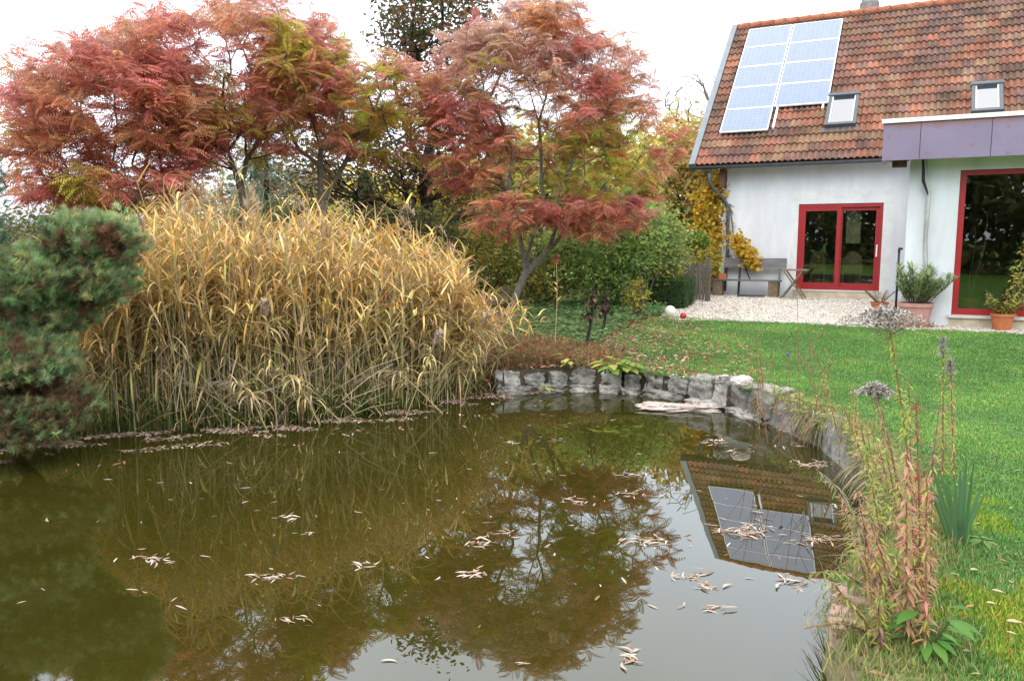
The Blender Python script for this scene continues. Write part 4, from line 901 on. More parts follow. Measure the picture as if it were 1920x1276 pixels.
M['brick'] = mat('pink_brick', (.50,.31,.25), .9, .15, noise_amt=.9, nscale=14, col2=(.30,.24,.20), bump=.9, bscale=35, detail=9)
M['slabrock'] = mat('slab_rock', (.60,.54,.50), .9, .15, noise_amt=.9, nscale=14, col2=(.30,.23,.19), bump=1, bscale=30, detail=10)
# lower course
labs = ['flat wet stone low under the leftmost edging stones','flat wet stone low under the third edging stone','light ledge stone low under the wide pale edging stone','light ledge stone low under the pale bluish block','small ledge stone low beside the trailing green sprig','flat ledge stone behind the white slab','flat ledge stone at the right end of the white slab','pale ledge stone low under the overgrown edging stone']
for k, (x0, x1) in enumerate(((932,1000),(1002,1060),(1062,1122),(1124,1166),(1168,1204),(1206,1292),(1296,1362),(1364,1440))):
    p, nrm_ = shore_at((x0+x1)/2); pa, _ = shore_at(x0); pb, _ = shore_at(x1); w = np.linalg.norm(pb-pa); ang = atan2(pb[1]-pa[1], pb[0]-pa[0])
    rock('ledge_stone', A(p[0]+nrm_[0]*.03, p[1]+nrm_[1]*.03, -.0), (w*random.uniform(.8,.93), .34, random.uniform(.13,.18)), ang, 40+k, 'stone' if k in (0,1,5) else 'stonelight', labs[k], 'stone', 'low stones at the waterline', blocky=.5, amp=.2)
p, _ = shore_at(1272); q = atz(1272, 762, .03)
rock('white_slab', (q[0], q[1], .015), (.80,.25,.085), -.24, 71, 'slabrock', 'flat white stone slab lying half in the water at the pond edge', 'stone', blocky=.35, amp=.34)
q = atz(1356, 719, .38); rock('wedge_stone', (q[0], q[1], .43), (.17,.10,.09), .5, 72, 'stonelight', 'small white wedge shaped stone on top of the edging', 'stone', blocky=.85, amp=.2)
q = atz(1392, 722, .38); rock('round_boulder', (q[0], q[1], .43), (.19,.14,.11), .1, 73, 'whiterock', 'rounded pale boulder on top of the edging', 'stone', blocky=.1, amp=.12)
# mossy retaining wall on the right bank
pts = [shore_at(x)[0] for x in (1424,1446,)] + [s for s in shore if s is not None][15:]
pts = [A(*p) for p in pts]; pts = [q for q in pts] + [A(1.33,2.7,0), A(1.1,1.9,0), A(.3,1.5,0)]
PW = [pts[0]]
for a, b in zip(pts[:-1], pts[1:]):
    n = max(1, int(np.linalg.norm(b-a)/.05))
    for k in range(1, n+1): PW.append(a+(b-a)*k/n)
PW = np.array(PW)
for _ in range(10): PW[1:-1] = (PW[:-2]+PW[1:-1]*2+PW[2:])/4
T = unit(np.gradient(PW, axis=0)); NL = np.stack([-T[:, 1], T[:, 0], 0*T[:, 0]], -1)
prof = [(-.02,-.4),(-.03,-.05),(-.02,.05),(-.01,.12),(0,.2),(.02,.27),(.06,.305),(.14,.315),(.26,.30),(.30,.2)]
V = []
for i_, (q, n_) in enumerate(zip(PW, NL)):
    for j_, (o_, z_) in enumerate(prof):
        v = q+n_*o_+A(0,0,z_); am = .035*nz(v, 6)+.03*nz(v, 2.3)+.015*nz(v, 15); V.append(v+n_*am+A(0,0,am*.5))
k = len(prof); i = np.arange(len(PW)-1)[:, None]*k; j = np.arange(k-1)[None]
def part_wall(i0, i1, name, m, lab):
    g = Geo(); sub = np.array(V)[i0*k:(i1+1)*k]; ii = np.arange(i1-i0)[:, None]*k; g.add(sub, np.stack([ii+j, ii+k+j, ii+k+j+1, ii+j+1], -1).reshape(-1, 4)); return tag(g.build(name, m, smooth=True), lab, 'wall')
ib = int(np.argmin(np.linalg.norm(PW-atz(1600,1170,0), axis=1)))
part_wall(0, ib, 'retaining_wall', 'stone', 'rough grey mossy wall holding the right bank of the pond')
M['mossbank'] = mat('mossy_bank', (.24,.19,.12), .95, .1, noise_amt=.9, nscale=9, col2=(.16,.19,.07), bump=1, bscale=30, detail=9)
part_wall(ib, len(PW)-1, 'bank_edge', 'mossbank', 'mossy earthen bank edge at the bottom right corner of the pond')

bl = ['nearest the bottom edge of the picture','second from the bottom edge','third from the bottom edge','fourth from the bottom edge, slightly sunken','fifth from the bottom edge','sixth from the bottom, half overgrown','seventh from the bottom, under the dry grass','farthest from the bottom, at the foot of the bank stems']
acc = 0; lastp = atz(1556,1290,.3); kk_ = 0; i0 = int(np.argmin(np.linalg.norm(PW[:, :2]-atz(1552,1285,0)[:2], axis=1)))
for i_ in range(i0, 1, -1):
    if np.linalg.norm(PW[i_]-PW[i0]) >= kk_*.135 and kk_ < 5:
        tdir = T[i_]; c = PW[i_]+NL[i_]*.07+A(0,0,.255+random.uniform(-.015,.015)); rock('edging_brick', c, (.125,.20,.11), atan2(tdir[1], tdir[0])+random.uniform(-.08,.08), 90+kk_, 'brick', 'pinkish edging brick '+bl[kk_], 'brick', 'bricks edging the near bank', blocky=.85, amp=.06); kk_ += 1
# ------------------------------------------------------------------ lawn grass
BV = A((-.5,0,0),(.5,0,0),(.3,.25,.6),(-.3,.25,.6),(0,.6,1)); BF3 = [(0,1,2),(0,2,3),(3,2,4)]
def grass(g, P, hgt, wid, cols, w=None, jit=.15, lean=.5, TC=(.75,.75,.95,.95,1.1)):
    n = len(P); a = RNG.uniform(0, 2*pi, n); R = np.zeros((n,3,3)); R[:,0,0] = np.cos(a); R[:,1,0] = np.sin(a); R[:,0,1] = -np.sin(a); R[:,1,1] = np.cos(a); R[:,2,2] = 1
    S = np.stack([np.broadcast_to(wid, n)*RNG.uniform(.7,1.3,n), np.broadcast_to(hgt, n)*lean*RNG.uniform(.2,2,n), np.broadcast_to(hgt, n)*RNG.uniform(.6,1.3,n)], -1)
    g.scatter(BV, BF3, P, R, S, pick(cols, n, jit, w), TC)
def at_ground(p, dz=0): return np.c_[p, gh(p[:, 0], p[:, 1])+dz]
lawnpoly = [atz(*q)[:2] for q in ((1925,627,.55),(1790,622,.55),(1560,610,.55),(1400,603,.55),(1240,596,.54),(1150,625,.5),(1130,660,.42),(1150,690,.35),(1210,712,.31),(1380,730,.3))]
wallpath = (PW+NL*.16)[::6, :2]; wallpath = [q for q in wallpath if q[1] > .9]
lawnpoly += list(wallpath) + [A(2.2,.9), A(3.5,1.5), A(8.6,9.0), A(9.2,11.8)]
lawnpoly = np.array(lawnpoly)
def lawn_pts(n):
    out = []
    while sum(map(len, out)) < n:
        y = RNG.uniform(1, 15.6, n)**1; p = np.c_[RNG.uniform(1, 9.5, n), y]; d = np.hypot(p[:, 0], p[:, 1]); ok = pip(p[:, 0], p[:, 1], lawnpoly) & (RNG.random(n) < np.minimum(1, (5.0/d)**1.1)); ok &= (np.abs(p[:, 0])/p[:, 1] < .72); out.append(p[ok])
    return np.concatenate(out)[:n]
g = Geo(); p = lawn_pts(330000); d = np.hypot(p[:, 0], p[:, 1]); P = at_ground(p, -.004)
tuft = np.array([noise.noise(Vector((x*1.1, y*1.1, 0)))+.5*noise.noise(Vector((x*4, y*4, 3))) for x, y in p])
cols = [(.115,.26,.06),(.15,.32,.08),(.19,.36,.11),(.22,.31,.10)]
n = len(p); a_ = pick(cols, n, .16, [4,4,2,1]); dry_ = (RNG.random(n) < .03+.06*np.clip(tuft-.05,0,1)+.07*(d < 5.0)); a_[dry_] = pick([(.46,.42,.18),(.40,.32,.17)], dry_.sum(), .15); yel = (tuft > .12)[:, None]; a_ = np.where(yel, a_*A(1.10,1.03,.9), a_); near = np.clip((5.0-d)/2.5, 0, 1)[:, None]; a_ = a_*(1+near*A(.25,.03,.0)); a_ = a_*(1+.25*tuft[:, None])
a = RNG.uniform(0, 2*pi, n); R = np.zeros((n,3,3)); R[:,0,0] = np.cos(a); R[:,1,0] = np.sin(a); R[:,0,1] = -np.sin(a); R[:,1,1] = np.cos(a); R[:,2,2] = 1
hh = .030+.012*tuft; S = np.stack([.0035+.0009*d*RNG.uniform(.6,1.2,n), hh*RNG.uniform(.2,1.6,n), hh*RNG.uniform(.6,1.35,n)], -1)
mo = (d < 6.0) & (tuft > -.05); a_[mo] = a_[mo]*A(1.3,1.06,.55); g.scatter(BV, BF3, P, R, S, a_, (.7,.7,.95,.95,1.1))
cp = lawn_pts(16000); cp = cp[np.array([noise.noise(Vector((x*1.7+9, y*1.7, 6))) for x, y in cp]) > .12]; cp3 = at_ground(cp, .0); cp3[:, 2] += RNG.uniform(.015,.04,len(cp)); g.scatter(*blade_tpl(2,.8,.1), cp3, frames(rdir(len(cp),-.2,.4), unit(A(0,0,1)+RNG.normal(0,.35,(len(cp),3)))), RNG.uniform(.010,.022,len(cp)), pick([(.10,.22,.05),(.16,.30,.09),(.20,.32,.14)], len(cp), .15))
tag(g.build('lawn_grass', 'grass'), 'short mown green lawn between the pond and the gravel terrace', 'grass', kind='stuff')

# clover-like weeds / bank growth along the wall top
g = Geo(); m = np.concatenate([RNG.integers(0, len(PW), 10000), RNG.integers(ib-20, len(PW)-30, 9000)]); off = RNG.normal(.16,.10,len(m)); off[10000:] += .04; p = (PW+0)[m]+NL[m]*off[:, None]; p = p[p[:, 1] > 1.2]; off = np.zeros(0)
P = np.c_[p[:, :2], np.maximum(gh(p[:, 0], p[:, 1]), .27)+.0]; n1 = np.array([noise.noise(Vector((q[0]*1.5, q[1]*1.5, 7))) for q in P]); 
grass(g, P, .045+.09*np.clip(n1+.2, 0, 1), .006, [(.22,.30,.08),(.36,.36,.12),(.16,.27,.06),(.38,.30,.16),(.34,.20,.12)], [4,3,3,2,1], lean=.9)
# hanging dry grass down the wall
m = RNG.integers(0, int(len(PW)*.80), 5200); nn = np.array([noise.noise(Vector((PW[q][0]*1.6, PW[q][1]*1.6, 1))) for q in m]); m = m[nn > .0]
p = PW[m]+NL[m]*RNG.uniform(-.0,.08,(len(m),1)); p[:, 2] = RNG.uniform(.22,.33,len(m)); D = -NL[m]*RNG.uniform(.2,.8,(len(m),1))+RNG.normal(0,.25,(len(m),3))+A(0,0,-.55); 
g.scatter(*blade_tpl(4,.035,.5), p, frames(D), RNG.uniform(.10,.30,len(m)), pick([(.36,.29,.18),(.28,.24,.12),(.22,.24,.08),(.42,.36,.27)], len(m), .15))
m = RNG.integers(0, ib, 2600); nn = np.array([noise.noise(Vector((PW[q][0]*2.3, PW[q][1]*2.3, 5))) for q in m]); m = m[nn > -.05]; p = PW[m]+NL[m]*RNG.uniform(-.06,.16,(len(m),1)); p[:, 2] = RNG.uniform(.16,.42,len(m))
g.scatter(*blade_tpl(3,.35,.3), p, frames(rdir(len(m),-.6,.5)-NL[m]*.4, rdir(len(m),0,1)), RNG.uniform(.03,.06,len(m)), pick([(.32,.38,.10),(.20,.30,.07),(.46,.44,.14),(.44,.28,.16)], len(m), .15))
tag(g.build('bank_grass', 'grass'), 'ragged tufts of dry and green grass hanging over the right pond wall', 'grass', kind='stuff')

# fallen leaves on the lawn and under the sumac
LEAFT, LEAFF = blade_tpl(4, .26, .25)
def flat_leaves(g, P, ls, cols, w=None, tilt=.35, tpl=None):
    n = len(P); a = RNG.uniform(0, 2*pi, n); X_ = np.stack([np.cos(a), np.sin(a), RNG.normal(0, tilt*.5, n)], -1); up = unit(A(0,0,1)+RNG.normal(0, tilt, (n,3))); tv, tf = tpl or (LEAFT, LEAFF); g.scatter(tv, tf, P, frames(X_, up), ls, pick(cols, n, .2, w))
g = Geo(); litpoly = [atz(*q)[:2] for q in ((950,640,.45),(1100,600,.5),(1260,598,.54),(1420,640,.45),(1440,700,.36),(1380,725,.32),(1210,710,.31),(950,690,.3))]
p = inpoly(litpoly, 5200, lambda x, y: np.clip(1.15-(x-.2)/3.4, .08, 1)); flat_leaves(g, at_ground(p, .035), RNG.uniform(.04,.09,len(p)), [(.38,.17,.11),(.30,.13,.08),(.46,.28,.18),(.34,.09,.08),(.45,.36,.25)], tilt=.5)
p = lawn_pts(420); flat_leaves(g, at_ground(p, .032), RNG.uniform(.025,.055,len(p)), [(.34,.22,.11),(.42,.34,.20),(.28,.13,.08),(.34,.28,.10)], tilt=.4)
P2 = inpoly(terr, 500, lambda x, y: np.clip(1.1-(x-3.0)/3, .05, 1)); flat_leaves(g, at_ground(P2, .03), RNG.uniform(.04,.09,len(P2)), [(.20,.12,.07),(.32,.20,.12)], tilt=.5)
tag(g.build('fallen_leaves', 'dryleaf'), 'small brown and reddish leaves scattered over the lawn and gravel', 'leaves', kind='stuff')
# single larger leaves in the near lawn
BL, BLF = blade_tpl(4, .34, .3)
near_leaves = [(1908,1162,.10,'large pale tan leaf lying at the right edge of the near lawn'),(1830,1066,.07,'curled cream leaf lying right of the iris on the lawn'),(1876,1107,.075,'flat brown leaf lying between two cream leaves'),(1862,1129,.06,'small cream leaf below the flat brown leaf'),
  (1866,791,.085,'brown curled leaf lying alone in the middle of the lawn'),(1656,1256,.10,'tan lobed leaf lying on the bare bank in the bottom right'),(1884,1050,.05,'small orange brown leaf upright in the near lawn'),(1900,1185,.05,'small dark leaf below the large pale tan leaf'),
  (1898,948,.05,'pale brown leaf at the right edge below the middle lawn'),(1815,1216,.05,'reddish brown leaf low in the bottom right lawn')]
for px, py, s_, lab in near_leaves:
    q = atz(px, py, .34); q[2] = gz(q[0], q[1])+.045; g = Geo(); a = random.uniform(-.6,.6); X_ = A(cos(a), sin(a), .1); g.scatter(BL, BLF, A((0,0,0))-X_[None]*s_*.5, frames(X_[None], unit(A(.2,-.1,1))[None]), np.array([s_*.8]), pick([(.55,.42,.26)] if 'cream' in lab or 'pale' in lab else [(.34,.19,.10)], 1, .05))
    o = tag(g.build('fallen_leaf', 'dryleaf'), lab, 'leaf', 'single fallen leaves on the near lawn'); o.location = tuple(q)

# ground cover right of the sumac trunk
g = Geo(); gc = [atz(*q)[:2] for q in ((955,612,.45),(1010,575,.5),(1130,566,.5),(1240,570,.53),(1250,592,.54),(1180,612,.5),(1120,640,.45),(960,645,.43))]
p = inpoly(gc, 9000); n1 = np.array([noise.noise(Vector((a*2, b*2, 4))) for a, b in p]); P = at_ground(p); P[:, 2] += RNG.uniform(.02,.14,len(p))+.08*n1
g.scatter(*blade_tpl(2,.7,.15), P, frames(rdir(len(p),-.3,.4), unit(A(0,-.3,1)+RNG.normal(0,.4,(len(p),3)))), RNG.uniform(.05,.10,len(p)), pick([(.10,.22,.07),(.14,.27,.10),(.19,.30,.12),(.20,.24,.07)], len(p), .15))
tag(g.build('ground_cover', 'leaf'), 'low green leafy ground cover under the forked sumac', 'ground cover', kind='stuff')

# reddish undergrowth on the bank between reeds and stones
g = Geo(); ug = [atz(*q)[:2] for q in ((850,745,.05),(860,640,.4),(960,640,.43),(1140,650,.43),(1200,690,.33),(1120,696,.3),(1000,692,.28),(925,712,.2),(905,738,.05))]
p = inpoly(ug, 7000); n1 = np.array([noise.noise(Vector((a*2.2, b*2.2, 11))) for a, b in p]); xx = (p[:, 0]-p[:, 0].min())/(p[:, 0].max()-p[:, 0].min()); P = at_ground(p)
hgt = np.clip(.12+.30*(1-xx)**1.2+.12*n1, .05, .6); grass(g, P[:3500], hgt[:3500], .009, [(.20,.20,.06),(.34,.20,.10),(.28,.16,.09),(.16,.18,.06),(.36,.30,.16)], lean=.8)
P[:, 2] += hgt*RNG.random(len(p)); g.scatter(LV, LF, P, frames(rdir(len(p)), rdir(len(p),0,1)), RNG.uniform(.03,.07,len(p)), pick([(.36,.10,.07),(.40,.24,.10),(.18,.20,.06),(.30,.14,.09),(.26,.22,.09)], len(p), .2))
tag(g.build('undergrowth', 'leaf'), 'reddish brown and olive undergrowth between the reeds and the pond stones', 'undergrowth', kind='stuff')

# ------------------------------------------------------------------ reed bed
rs_px = np.array([60,130,250,330,400,500,600,700,800,860,910,950]); rs_top = np.array([470,445,395,368,370,388,396,405,425,455,530,625])
ribV, ribF = [], []
def ribbon_tpl(bend, n=6, w=1.0, a0=48):
    V = []; F = []; x = z = 0; ang = radians(a0)
    for k in range(n+1):
        t = k/n; ww = w*.5*(1-t**2.2)*(.5+.5*min(1, t*5)); V += [(x, -ww, z), (x, ww, z)]; ang -= bend/n*(.3+1.4*t); x += cos(ang)/n; z += sin(ang)/n
    for k in range(n): F.append((2*k, 2*k+1, 2*k+3, 2*k+2))
    return np.array(V), F
RIB = [ribbon_tpl(.35, a0=42), ribbon_tpl(1.4, a0=50), ribbon_tpl(2.5, a0=55), ribbon_tpl(.1, a0=12), ribbon_tpl(.5, a0=-45)]
stemV = []; 
def reeds(N_, pxr, depth, hmul, g_st, g_lf, leafn=(6,10)):
    L_pos = []; L_dir = []; L_s = []; L_c = []; L_k = []
    for k in range(N_):
        px = random.uniform(*pxr); i = int(np.clip(np.searchsorted(sp_px[:11], px)-1, 0, 9)); t = (px-sp_px[i])/(sp_px[i+1]-sp_px[i]); s = shore[i]+(shore[i+1]-shore[i])*t
        dd = random.uniform(*depth) ; x = s[0]+dd*(.15 if px > 600 else .0)*-1; y = s[1]+dd
        x += (x/ y)*dd*.9
        z = max(-.1, gz(x, y)-.03); top = np.interp(px, rs_px, rs_top); H_ = atY(px, top, y)[2]-z
        n1 = nz(A(x, y, 0), 1.1); H_ *= hmul*(.56+.40*random.random()**.9)+.10*n1
        la = random.gauss(0,.11)+.05*noise.noise(Vector((x*1.2,y,5))); lb = random.gauss(0,.07)
        P = [A(x+la*H_*t_*t_, y+lb*H_*t_*t_, z+H_*t_) for t_ in (0,.35,.7,1)]
        if random.random() < .12: la = random.choice((-1,1))*random.uniform(.25,.8); P = [A(x+la*H_*t_, y+lb*H_*t_, z+H_*t_*(1-.35*t_)) for t_ in (0,.35,.7,1)]
        sh = random.uniform(.8,1.2); c = A(.46,.37,.20) if random.random() < .6 else A(.36,.35,.15); r = .0055
        for a, b in zip(P[:-1], P[1:]):
            d = b-a; s2 = unit(np.cross(d, A(random.uniform(-.4,.4),-1,0))); s3 = unit(np.cross(d, s2)); V = [a+s2*r, a-s2*.5*r+s3*.87*r, a-s2*.5*r-s3*.87*r, b+s2*r*.85, b+(-s2*.5+s3*.87)*r*.85, b+(-s2*.5-s3*.87)*r*.85]
            g_st.add(V, [(0,1,4,3),(1,2,5,4),(2,0,3,5)], c*sh); r *= .85
        m = random.randint(*leafn)
        for q in range(m):
            t_ = random.uniform(.30,1.0)**.8; i_ = min(2, int(t_*2.999)); fr = t_*3-i_; fr = min(1, max(0, fr)); pos = P[i_]+(P[i_+1]-P[i_])*fr; a = random.uniform(0,2*pi)
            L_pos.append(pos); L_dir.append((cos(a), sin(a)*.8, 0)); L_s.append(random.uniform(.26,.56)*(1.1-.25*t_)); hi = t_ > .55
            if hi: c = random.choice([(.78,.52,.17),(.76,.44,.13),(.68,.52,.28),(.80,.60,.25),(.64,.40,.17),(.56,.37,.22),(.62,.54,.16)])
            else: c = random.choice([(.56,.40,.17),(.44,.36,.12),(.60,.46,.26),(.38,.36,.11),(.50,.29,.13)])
            L_c.append(A(*c)*random.uniform(.8,1.15)); L_k.append(random.choices((0,1,2,3,4), (3,4,3,2.5,.6 if hi else 4))[0])
    L_pos = np.array(L_pos); L_dir = np.array(L_dir); L_s = np.array(L_s); L_c = np.array(L_c); L_k = np.array(L_k)
    for kk in range(5):
        m = L_k == kk; S = np.stack([L_s[m], np.full(m.sum(), .024)*RNG.uniform(.7,1.4,m.sum()), L_s[m]], -1)
        tl = L_dir[m]+np.c_[np.zeros((m.sum(),2)), RNG.normal(0,.25,m.sum())]
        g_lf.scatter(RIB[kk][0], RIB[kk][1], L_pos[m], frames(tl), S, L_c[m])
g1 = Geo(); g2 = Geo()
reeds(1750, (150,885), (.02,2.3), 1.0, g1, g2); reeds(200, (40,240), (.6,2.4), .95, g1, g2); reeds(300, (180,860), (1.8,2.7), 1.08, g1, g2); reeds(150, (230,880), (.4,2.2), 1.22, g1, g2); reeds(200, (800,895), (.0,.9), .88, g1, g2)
# broken and leaning straws, withered leaves about the base
for k in range(300):
    px = random.uniform(230,935); i = int(np.clip(np.searchsorted(sp_px[:11], px)-1, 0, 9)); t = (px-sp_px[i])/(sp_px[i+1]-sp_px[i]); s = shore[i]+(shore[i+1]-shore[i])*t; y = s[1]+random.uniform(-.12,.9); L_ = random.uniform(.25,1.1); a = random.uniform(-1.3,1.3); z = random.uniform(-.02,.35)
    p0 = A(s[0]+(y-s[1])*s[0]/s[1], y, z); p1 = p0+A(sin(a)*L_, random.uniform(-.25,.15)*L_, abs(cos(a))*L_*.8); g1.tube([p0, (p0+p1)/2+A(0,0,.05*L_), p1], [.005,.005,.003], 3, C=random.choice([(.50,.42,.28),(.60,.52,.38),(.36,.28,.15),(.42,.38,.18)]), caps=False)
n = 3600; px = RNG.uniform(240,935,n); P = []
for x_ in px:
    i = int(np.clip(np.searchsorted(sp_px[:11], x_)-1, 0, 9)); t = (x_-sp_px[i])/(sp_px[i+1]-sp_px[i]); s = shore[i]+(shore[i+1]-shore[i])*t; dd = random.uniform(-.04,.8); P.append((s[0]+s[0]/s[1]*dd, s[1]+dd, random.random()**1.4*1.1+.02))
g2.scatter(RIB[1][0], RIB[1][1], np.array(P), frames(rdir(n,-1,.3)), np.c_[RNG.uniform(.15,.4,n), RNG.uniform(.008,.018,n), RNG.uniform(.15,.4,n)], pick([(.50,.37,.18),(.40,.27,.12),(.56,.47,.28),(.33,.33,.10),(.30,.18,.09)], n, .15))
# feathery brown plumes
def plume(g, base, d, L_, n=60, col=(.40,.29,.22)):
    t = RNG.random(n); pos = base+np.outer(t, d)*L_ + np.outer(t*t, A(0,0,-.25))*L_; a = RNG.uniform(0,2*pi,n); D = np.stack([np.cos(a)*.5, np.sin(a)*.5, -RNG.random(n)*.6], -1)+d; g.scatter(*blade_tpl(2,.10,.3), pos, frames(D), RNG.uniform(.05,.12,n), pick([col], n, .15))
for k in range(34):
    px = random.uniform(330,860); i = int(np.clip(np.searchsorted(sp_px[:11], px)-1, 0, 9)); t = (px-sp_px[i])/(sp_px[i+1]-sp_px[i]); s = shore[i]+(shore[i+1]-shore[i])*t; y = s[1]+random.uniform(.1,2.2); top = np.interp(px, rs_px, rs_top)-random.uniform(-70,10); q = atY(px, top, y); a = random.uniform(0,2*pi); plume(g2, q, unit(A(cos(a)*.5, sin(a)*.4, .75)), .28)
    g1.tube([A(q[0]-.06, q[1], .2), A(q[0]-.02, q[1], q[2]*.6), q], .005, 3, C=(.4,.3,.16), caps=False)
rb = empty('reed_bed', (-1.5,9.5,0), 0, 'dense stand of golden dry reeds along the far left shore', 'reeds'); rb['kind'] = 'stuff'
for gg, nm in ((g1,'stems'),(g2,'leaves')): o = gg.build(nm, 'dryleaf', rb); o.location = (1.5,-9.5,0)
# green growth among the reed bases
g = Geo(); n = 9000; px = np.where(RNG.random(n) < .35, RNG.uniform(-60,300,n), RNG.uniform(-60,900,n)); P = []
for k in range(n):
    x_ = px[k]; i = int(np.clip(np.searchsorted(sp_px[:11], x_)-1, 0, 9)); t = (x_-sp_px[i])/(sp_px[i+1]-sp_px[i]); s = shore[i]+(shore[i+1]-shore[i])*t; dd = random.random()**1.5*1.9; P.append((s[0]+s[0]/s[1]*dd, s[1]+dd+.03))
P = np.array(P); P3 = at_ground(P); n1 = np.array([noise.noise(Vector((a*1.3, b*1.3, 8))) for a, b in P]); P3[:, 2] = np.maximum(P3[:, 2], 0)
grass(g, P3, .30+.28*n1, .012, [(.10,.16,.035),(.16,.22,.05),(.24,.24,.07),(.30,.24,.12)], [4,3,2,1], lean=.45)
m = P3[RNG.integers(0, n, 3200)].copy(); m[:, 2] += RNG.uniform(.03,.5,3200); g.scatter(LV, LF, m, frames(rdir(3200), rdir(3200,0,1)), RNG.uniform(.03,.07,3200), pick([(.12,.18,.04),(.20,.24,.05),(.36,.33,.07),(.30,.15,.07)], 3200, .2, [4,3,2,1]))
tag(g.build('marsh_plants', 'leaf'), 'green grasses and weeds growing low between the reed stems', 'marsh plants', kind='stuff')
# big yellow leaves in the left of the reeds
g = Geo(); n = 150; P = []
for k in range(n): q = atY(random.gauss(205,60), random.gauss(680,28), 8.6+random.uniform(0,.6)); P.append(q)
P = np.array(P); b = A(P[:, 0].mean(), P[:, 1].mean(), gz(P[:, 0].mean(), P[:, 1].mean())); root = empty('yellow_leaved_plant', tuple(b), 0, 'broad yellow leaved plant at the foot of the reeds behind the pine', 'plant')
g.scatter(LV*A(1,1.5,1), LF, P, frames(rdir(n,-.8,.1), unit(A(0,-1,.4)+RNG.normal(0,.4,(n,3)))), RNG.uniform(.10,.20,n), pick([(.52,.46,.10),(.42,.40,.10),(.55,.50,.2)], n, .12)); g.build('foliage', 'leaf', root).location = tuple(-b)
g = Geo(); 
for k in range(14): q = P[k*10]; g.tube([b+A(0,0,0)+(q-b)*A(.3,.3,0), (b+q)/2+A(0,0,.05), q], .006, 4)
g.build('stem', 'bark', root).location = tuple(-b)

# individual bent reeds
def single_reed(lab, p0, p1, bend, leaves, head=True, group='single reeds at the pond', name='reed', lc=((.62,.44,.16),(.58,.38,.12),(.66,.52,.26)), ll=(.22,.42), hang=1.0):
    p0 = A(*p0); p1 = A(*p1); root = empty(name, tuple(p0), 0, lab, 'reed', group); ts = np.linspace(0,1,9); bend = A(*bend); P = np.array([(p1-p0)*t + bend*sin(pi*t)*(.5+t) for t in ts]); g = Geo(); g.tube(P, np.linspace(.008,.004,9), 5, C=(.46,.37,.19)); g.build('stem', 'dryleaf', root)
    g = Geo(); n = leaves; t = RNG.uniform(.45,1,n); i_ = np.minimum(7, (t*8).astype(int)); pos = P[i_]+(P[i_+1]-P[i_])*(t*8-i_)[:, None]; a = RNG.uniform(0,2*pi,n)
    for kk in (1,2):
        m = (np.arange(n) % 2) == kk-1; D = np.stack([np.cos(a[m]), np.sin(a[m]), -hang*RNG.random(m.sum())], -1); L_ = RNG.uniform(*ll, m.sum()); g.scatter(RIB[kk][0], RIB[kk][1], pos[m], frames(D), np.stack([L_, np.full(m.sum(), .02), L_], -1), pick(lc, m.sum(), .1))
    g.build('leaves', 'dryleaf', root)
    if head: g = Geo(); d = unit(P[-1]-P[-2]); plume(g, P[-1], d, .22, 110, (.42,.33,.28)); g.build('plume', 'dryleaf', root)
q = atz(1040, 655, .4); q1 = atY(1043, 492, q[1]); single_reed('lone upright reed with few yellow leaves standing before the green shrub', q, q1, (.02,0,0), 14, head=False, ll=(.15,.30), hang=.2)
bent = [((520,800),(500,598),.0,'pale drooping reed with hanging plume in the middle of the reed front'),((600,796),(535,700),.1,'low reed bent to the left over a hanging fan of leaves'),((500,805),(443,718),.1,'low bent reed with drooping plume left of the leaf fan'),
        ((830,775),(700,700),.16,'long reed stem arching far left with leaves hanging in a row'),((760,785),(812,650),.0,'reed with fan of yellow leaves near the right end of the reeds'),((640,790),(540,760),.18,'broken pale reed leaning to the left over the water'),
        ((870,750),(905,615),.0,'thin reed leaning right at the right end of the reed bed'),((560,800),(360,360),-9,'tall reed with drooping golden plume above the pine')]
for (a0, a1, arc, lab) in bent:
    if arc == -9: b = atY(345, 700, 8.3); b[2] = .1; e_ = atY(272, 440, 8.0); single_reed(lab, b, e_, (.0,0,.15), 26, ll=(.3,.5)); continue
    b = atz(a0[0], a0[1], 0); e_ = atY(a1[0], a1[1], b[1]-.12); single_reed(lab, b, e_, (0,0,arc), 24 if arc < .15 else 18, ll=(.18,.36), hang=1.6, lc=((.60,.47,.24),(.56,.44,.26),(.64,.50,.2)))

